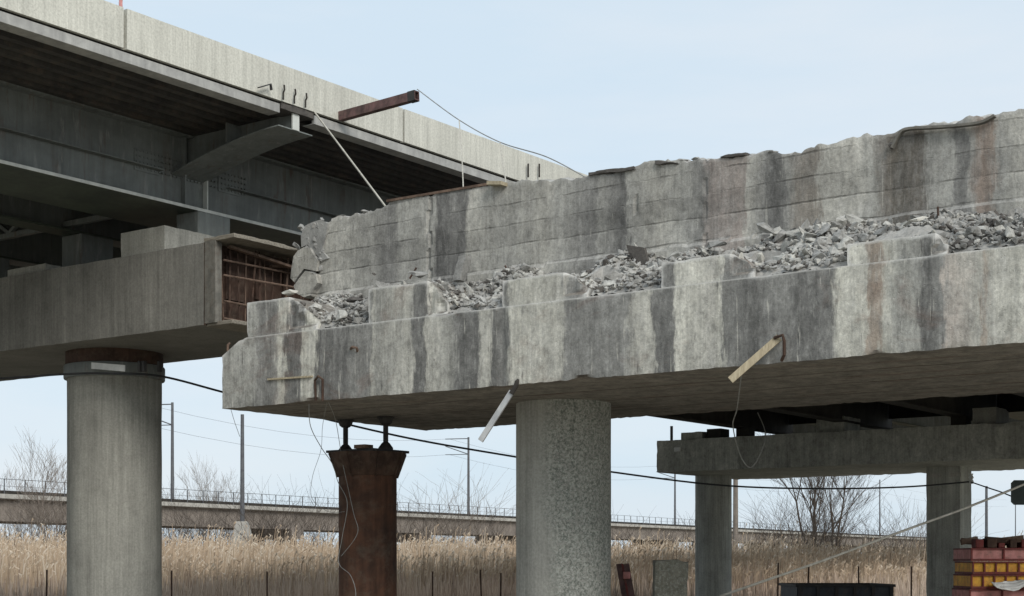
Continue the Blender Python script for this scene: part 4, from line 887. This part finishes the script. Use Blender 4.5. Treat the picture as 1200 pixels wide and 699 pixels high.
def mast(px, hgt, arm=True, lab='', side=-1):
    r_ = (px - 600) / F; B_ = A0 - Nn * .9; s = (r_ * B_.y - B_.x) / (D.x - r_ * D.y); c = vp(s, .9, VZ - .2)
    t = thing('catenary_mast', lab, 'mast', c, 'masts standing on the viaduct', uv=False)
    q = MB(); q.tube([c, (c[0], c[1], c[2] + hgt)], .16, 8, .11); part(q, 'mast_pole', M['lamp'], t)
    if arm:
        e = Vector((-Nn.x, -Nn.y, 0)) * 0 + Vector(D) * 0 + Vector((side * 1.0, .3, 0)); q = MB(); z = c[2] + hgt
        q.tube([(c[0], c[1], z - .15), (c[0] + e.x * 2.6, c[1] + e.y * 2.6, z - .15)], .05, 5); q.tube([(c[0], c[1], z - 1.9), (c[0] + e.x * 2.6, c[1] + e.y * 2.6, z - .95)], .05, 5); q.tube([(c[0], c[1], z - 1.9), (c[0] + e.x * 2.6, c[1] + e.y * 2.6, z - 1.9)], .04, 5); part(q, 'bracket_arm', M['lamp'], t)
    return Vector(c) + Vector((0, 0, hgt))
mtops = [None, mast(202, 8.6, True, 'grey catenary mast with bracket arm right of the new column'), mast(549, 9.0, True, 'grey catenary mast with bracket arm between shoring and speckled column'), mast(791, 9.0, True, 'grey catenary mast rising left of the far pier column'), mast(1031, 11.5, False, 'plain mast seen right of the bare tree'), mast(1190, 12, False, 'thin distant mast behind the scrap stack')]
for j in range(1, len(mtops) - 1):
    for dz, tag_ in ((-.15, 'upper'), (-1.9, 'lower')):
        a, b = mtops[j] + Vector((-2.2, .5, dz)), mtops[j + 1] + Vector((-2.2, .5, dz)); pts = [a + (b - a) * t_ + Vector((0, 0, -1.2 * 4 * t_ * (1 - t_))) for t_ in np.linspace(0, 1, 9)]
        q = MB(); q.tube(pts, .011, 4); solo(q, 'overhead_wire', M['lamp'], f'thin {tag_} overhead wire strung along the viaduct masts', 'wire', tuple(a), f'{tag_} overhead wires along the viaduct', uv=False)
def pole(px, ytop, Y, base, lab, r0=.14, zb=0.0, mt='lamp'):
    x, y, z = PY(px, ytop, Y); t = thing('utility_pole', lab, 'pole', (x, y, 0), uv=False)
    q = MB(); q.tube([(x, y, zb), (x, y, z)], r0, 10, r0 * .75); part(q, 'pole_shaft', M[mt], t)
    if base:
        q = MB(); w = .6; zt_ = zb + .1
        q.add([(x - w * 1.3, y - w * 1.3, -.2), (x + w * 1.3, y - w * 1.3, -.2), (x + w * 1.3, y + w * 1.3, -.2), (x - w * 1.3, y + w * 1.3, -.2), (x - w, y - w, zt_ - 1.0), (x + w, y - w, zt_ - 1.0), (x + w, y + w, zt_ - 1.0), (x - w, y + w, zt_ - 1.0), (x - w * .6, y - w * .6, zt_), (x + w * .6, y - w * .6, zt_), (x + w * .6, y + w * .6, zt_), (x - w * .6, y + w * .6, zt_)],
              [(0, 1, 5, 4), (1, 2, 6, 5), (2, 3, 7, 6), (3, 0, 4, 7), (4, 5, 9, 8), (5, 6, 10, 9), (6, 7, 11, 10), (7, 4, 8, 11), (8, 9, 10, 11), (3, 2, 1, 0)])
        part(q, 'pole_base', M['farlight'], t)
pole(284, 486, 108, True, 'grey pole on a pale concrete base behind the left corner of the cap', .16, 4.35)
pole(862, 540, 104, False, 'pale thick pole right of the left far column', .2, 0, 'farc')
pole(1156, 570, 120, False, 'dark pole behind the scrap stack', .13)

# ================================================================== TREES AND SHRUBS
def bare(m, p, d, L_, r_, lvl, rg, maxl, spread=.5, up=.25, segs=4):
    pts = [p]; dd = d.copy(); q = p.copy()
    for i in range(segs):
        dd = (dd + Vector((rg.gauss(0, .10), rg.gauss(0, .10), rg.gauss(0, .06) + up * .10))).normalized(); q = q + dd * L_ / segs; pts.append(q.copy())
    m.tube(pts, r_, 6 if lvl < 2 else (4 if lvl < 3 else 3), r_ * .55, caps=False)
    if lvl >= maxl: return
    nb_ = rg.choice((3, 4)) if lvl > 0 else rg.choice((5, 6))
    for k in range(nb_):
        t_ = rg.uniform(.3, 1.0) if k else 1.0; i = min(int(t_ * segs), segs - 1); c = pts[i] + (pts[i + 1] - pts[i]) * (t_ * segs - i if t_ < 1 else 1)
        a = rg.uniform(0, 6.28); perp = Vector((math.cos(a), math.sin(a), 0)); nd = (dd + perp * rg.uniform(spread * .5, spread * 1.2) + Vector((0, 0, up * .4))).normalized()
        bare(m, c, nd, L_ * rg.uniform(.5, .78), max(r_ * (1 - .45 * t_) * .6, .008), lvl + 1, rg, maxl, spread, up, 3)
def tree(name, x, y, stems, H, r0, lab, seed, mt='bark', maxl=4, lean=.35, group=None, cat='tree', spread=.5, zoff=0):
    rg = random.Random(seed); t = thing(name, lab, cat, (x, y, 0), group, uv=False)
    tm, cm = MB(), MB()
    for k in range(stems):
        a = (k + rg.random() * .6) / stems * 6.28; ln = rg.uniform(.3, 1.0) * lean
        d = Vector((math.cos(a) * ln, math.sin(a) * ln * .7, 1)).normalized(); p = Vector((x + math.cos(a) * r0 * 1.5, y + math.sin(a) * r0, -.1))
        pts = [p]; dd = d.copy(); q = p.copy(); hl = H * rg.uniform(.42, .6)
        for i in range(6):
            dd = (dd + Vector((rg.gauss(0, .07), rg.gauss(0, .07), .06))).normalized(); q = q + dd * hl / 6; pts.append(q.copy())
        tm.tube(pts, r0, 7, r0 * .55, caps=False)
        for j in range(5):
            i = rg.choice((2, 3, 4, 5, 6, 6)); a2 = rg.uniform(0, 6.28); nd = (dd + Vector((math.cos(a2), math.sin(a2), .1)) * rg.uniform(.25, .75)).normalized()
            bare(cm, pts[i], nd, H * rg.uniform(.22, .36), r0 * .4, 1, rg, maxl, spread)
    part(tm, 'trunk', M[mt], t, smooth=True); part(cm, 'crown', M[mt], t)
x, y, _ = PY(960, 0, 112); tree('bare_tree', x, y, 6, 11.5, .11, 'many stemmed bare winter tree rising between the two far columns', 5, 'bark', 5, .48)
x, y, _ = PY(236, 0, 150); tree('bare_tree', x, y, 6, 9.5, .06, 'pale spindly bare tree behind the viaduct right of the new column', 8, 'barkl', 4, .45)
x, y, _ = PY(205, 0, 146); tree('bare_tree', x, y, 4, 8.5, .05, 'thin pale bare tree close behind the leftmost visible mast', 18, 'barkl', 4, .35)
x, y, _ = PY(262, 0, 158); tree('bare_tree', x, y, 4, 8.5, .05, 'thin pale bare tree just left of the pole on the concrete base', 28, 'barkl', 4, .35)
x, y, _ = PY(62, 0, 105); tree('bare_tree', x, y, 5, 8.6, .05, 'pale twiggy bare tree immediately left of the new column', 9, 'barkl', 4, .4)
x, y, _ = PY(12, 0, 128); tree('bare_tree', x, y, 4, 7.6, .04, 'small pale bare tree at the left edge', 10, 'barkl', 4, .4)
def shrub(px, Y, H, w, seed, mt, lab, n_=26, group=None):
    rg = random.Random(seed); x, y, _ = PY(px, 0, Y); t = thing('bare_shrub', lab, 'shrub', (x, y, 0), group, uv=False); m = MB()
    for k in range(n_):
        a = rg.uniform(0, 6.28); d = Vector((math.cos(a) * rg.uniform(.1, .9), math.sin(a) * .4, 1)).normalized()
        bare(m, Vector((x + rg.gauss(0, w * .35), y + rg.gauss(0, .8), 0)), d, H * rg.uniform(.6, 1.0), .035, 2, rg, 4, .8, .1, 3)
    part(m, 'branches', M[mt], t)
for i, (px, Y, H, w, mt, where) in enumerate([(30, 104, 4.4, 4, 'barkl', 'at the left edge under the viaduct'), (75, 102, 4.2, 3, 'bark', 'touching the left side of the new column'), (230, 110, 4.3, 4, 'bark', 'under the viaduct right of the new column'), (270, 112, 4.4, 3, 'bark', 'beside the pole on the concrete base'),
                                       (322, 106, 4.0, 4, 'bark', 'under the viaduct right of the concrete base'), (355, 106, 4.0, 4, 'bark', 'just left of the shoring pipe'), (485, 106, 4.2, 3, 'bark', 'just right of the shoring pipe'), (520, 106, 4.8, 4, 'barkl', 'under the viaduct left of the second mast'), (570, 110, 3.6, 4, 'bark', 'left of the speckled column'),
                                       (735, 118, 3.3, 3, 'bark', 'behind the red post'), (800, 118, 3.2, 3, 'bark', 'behind the mossy concrete post'), (905, 112, 3.8, 4, 'bark', 'left of the many stemmed tree'), (950, 108, 5.0, 3, 'bark', 'round the foot of the many stemmed tree'), (985, 110, 4.2, 4, 'bark', 'right of the foot of the many stemmed tree'), (1040, 112, 3.8, 5, 'bark', 'left of the right far column'), (1075, 112, 3.7, 3, 'barkl', 'touching the right far column')]):
    shrub(px, Y, H, w * .9, 40 + i, mt, 'tangled bare shrub ' + where)

# ================================================================== REEDS (one mesh, tens of thousands of stems)
def reeds(name, N, y0, y1, hfun, wst, mt, lab, seed, plume=True, power=1.0):
    rng = np.random.default_rng(seed)
    Y = y0 + (y1 - y0) * rng.random(N) ** power; X = (rng.random(N) * 2 - 1) * (.36 * Y + 4)
    clump = np.array([noise.noise(Vector((x * .16, yy * .12, seed))) for x, yy in zip(X, Y)])
    big_ = np.array([noise.noise(Vector((x * .45, yy * .3, seed + 9))) for x, yy in zip(X, Y)]); H = hfun(X, Y) * (1 + .30 * clump + .22 * big_) * rng.uniform(.6, 1.15, N) * (1 + .25 * (rng.random(N) > .94))
    a = rng.uniform(0, 6.28, N); lean = rng.normal(0, .10, N) * H; lx, ly = np.cos(a) * lean + .015 * H, np.sin(a) * lean
    f = rng.uniform(-.7, .7, N); cx, cy = np.cos(f), np.sin(f); w = wst * rng.uniform(.6, 1.3, N)
    tone = np.clip(.42 + .45 * clump + rng.normal(0, .2, N), 0, 1)
    V_, T_ = [], []
    def quad(p0, p1, w0, w1, t0, t1):
        for (p, ww, s_, t_) in ((p0, w0, -1, t0), (p0, w0, 1, t0), (p1, w1, 1, t1), (p1, w1, -1, t1)):
            V_.append(np.stack([p[0] + s_ * ww * cx, p[1] + s_ * ww * cy, p[2]], 1)); T_.append(t_)
    mid = (X + lx * .35, Y + ly * .35, H * .55); top = (X + lx, Y + ly, H)
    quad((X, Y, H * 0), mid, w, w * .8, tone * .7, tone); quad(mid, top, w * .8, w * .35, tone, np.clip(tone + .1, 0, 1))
    for k in range(1):
        b = rng.uniform(.35, .8, N); L_ = rng.uniform(.15, .4, N) * (H / 2.5); s_ = rng.choice([-1, 1], N)
        p0 = (X + lx * b, Y + ly * b, H * b); p1 = (p0[0] + s_ * L_ * .8, p0[1], p0[2] + L_ * rng.uniform(-.3, .6, N)); quad(p0, p1, w * .9, w * .2, tone, np.clip(tone + .15, 0, 1))
    if plume:
        L_ = rng.uniform(.14, .30, N); bl = rng.uniform(-.3, .7, N)
        p1 = (top[0] + L_ * bl, top[1], top[2] + L_ * .8); pm = (top[0] + L_ * .35, top[1], top[2] + L_ * .45); has = (rng.random(N) < .45) * rng.uniform(.02, .055, N)
        quad(top, pm, w * .5, has, np.clip(tone + .2, 0, 1), np.clip(tone + .35, 0, 1)); quad(pm, p1, has, has * .2, np.clip(tone + .35, 0, 1), np.clip(tone + .45, 0, 1))
    nq = len(V_) // 4; VV = np.stack(V_, 1).reshape(-1, 3); TT = np.stack(T_, 1).reshape(-1)
    me = bpy.data.meshes.new(name); nv = len(VV); me.vertices.add(nv); me.vertices.foreach_set('co', VV.astype(np.float32).ravel())
    me.loops.add(nv); me.loops.foreach_set('vertex_index', np.arange(nv, dtype=np.int32)); me.polygons.add(nv // 4); me.polygons.foreach_set('loop_start', np.arange(0, nv, 4, dtype=np.int32))
    at = me.attributes.new('tone', 'FLOAT', 'POINT'); at.data.foreach_set('value', TT.astype(np.float32)); me.materials.append(M[mt]); me.update(); me.validate()
    o = bpy.data.objects.new(name, me); C.objects.link(o); props(o, lab, 'reeds', kind='stuff')
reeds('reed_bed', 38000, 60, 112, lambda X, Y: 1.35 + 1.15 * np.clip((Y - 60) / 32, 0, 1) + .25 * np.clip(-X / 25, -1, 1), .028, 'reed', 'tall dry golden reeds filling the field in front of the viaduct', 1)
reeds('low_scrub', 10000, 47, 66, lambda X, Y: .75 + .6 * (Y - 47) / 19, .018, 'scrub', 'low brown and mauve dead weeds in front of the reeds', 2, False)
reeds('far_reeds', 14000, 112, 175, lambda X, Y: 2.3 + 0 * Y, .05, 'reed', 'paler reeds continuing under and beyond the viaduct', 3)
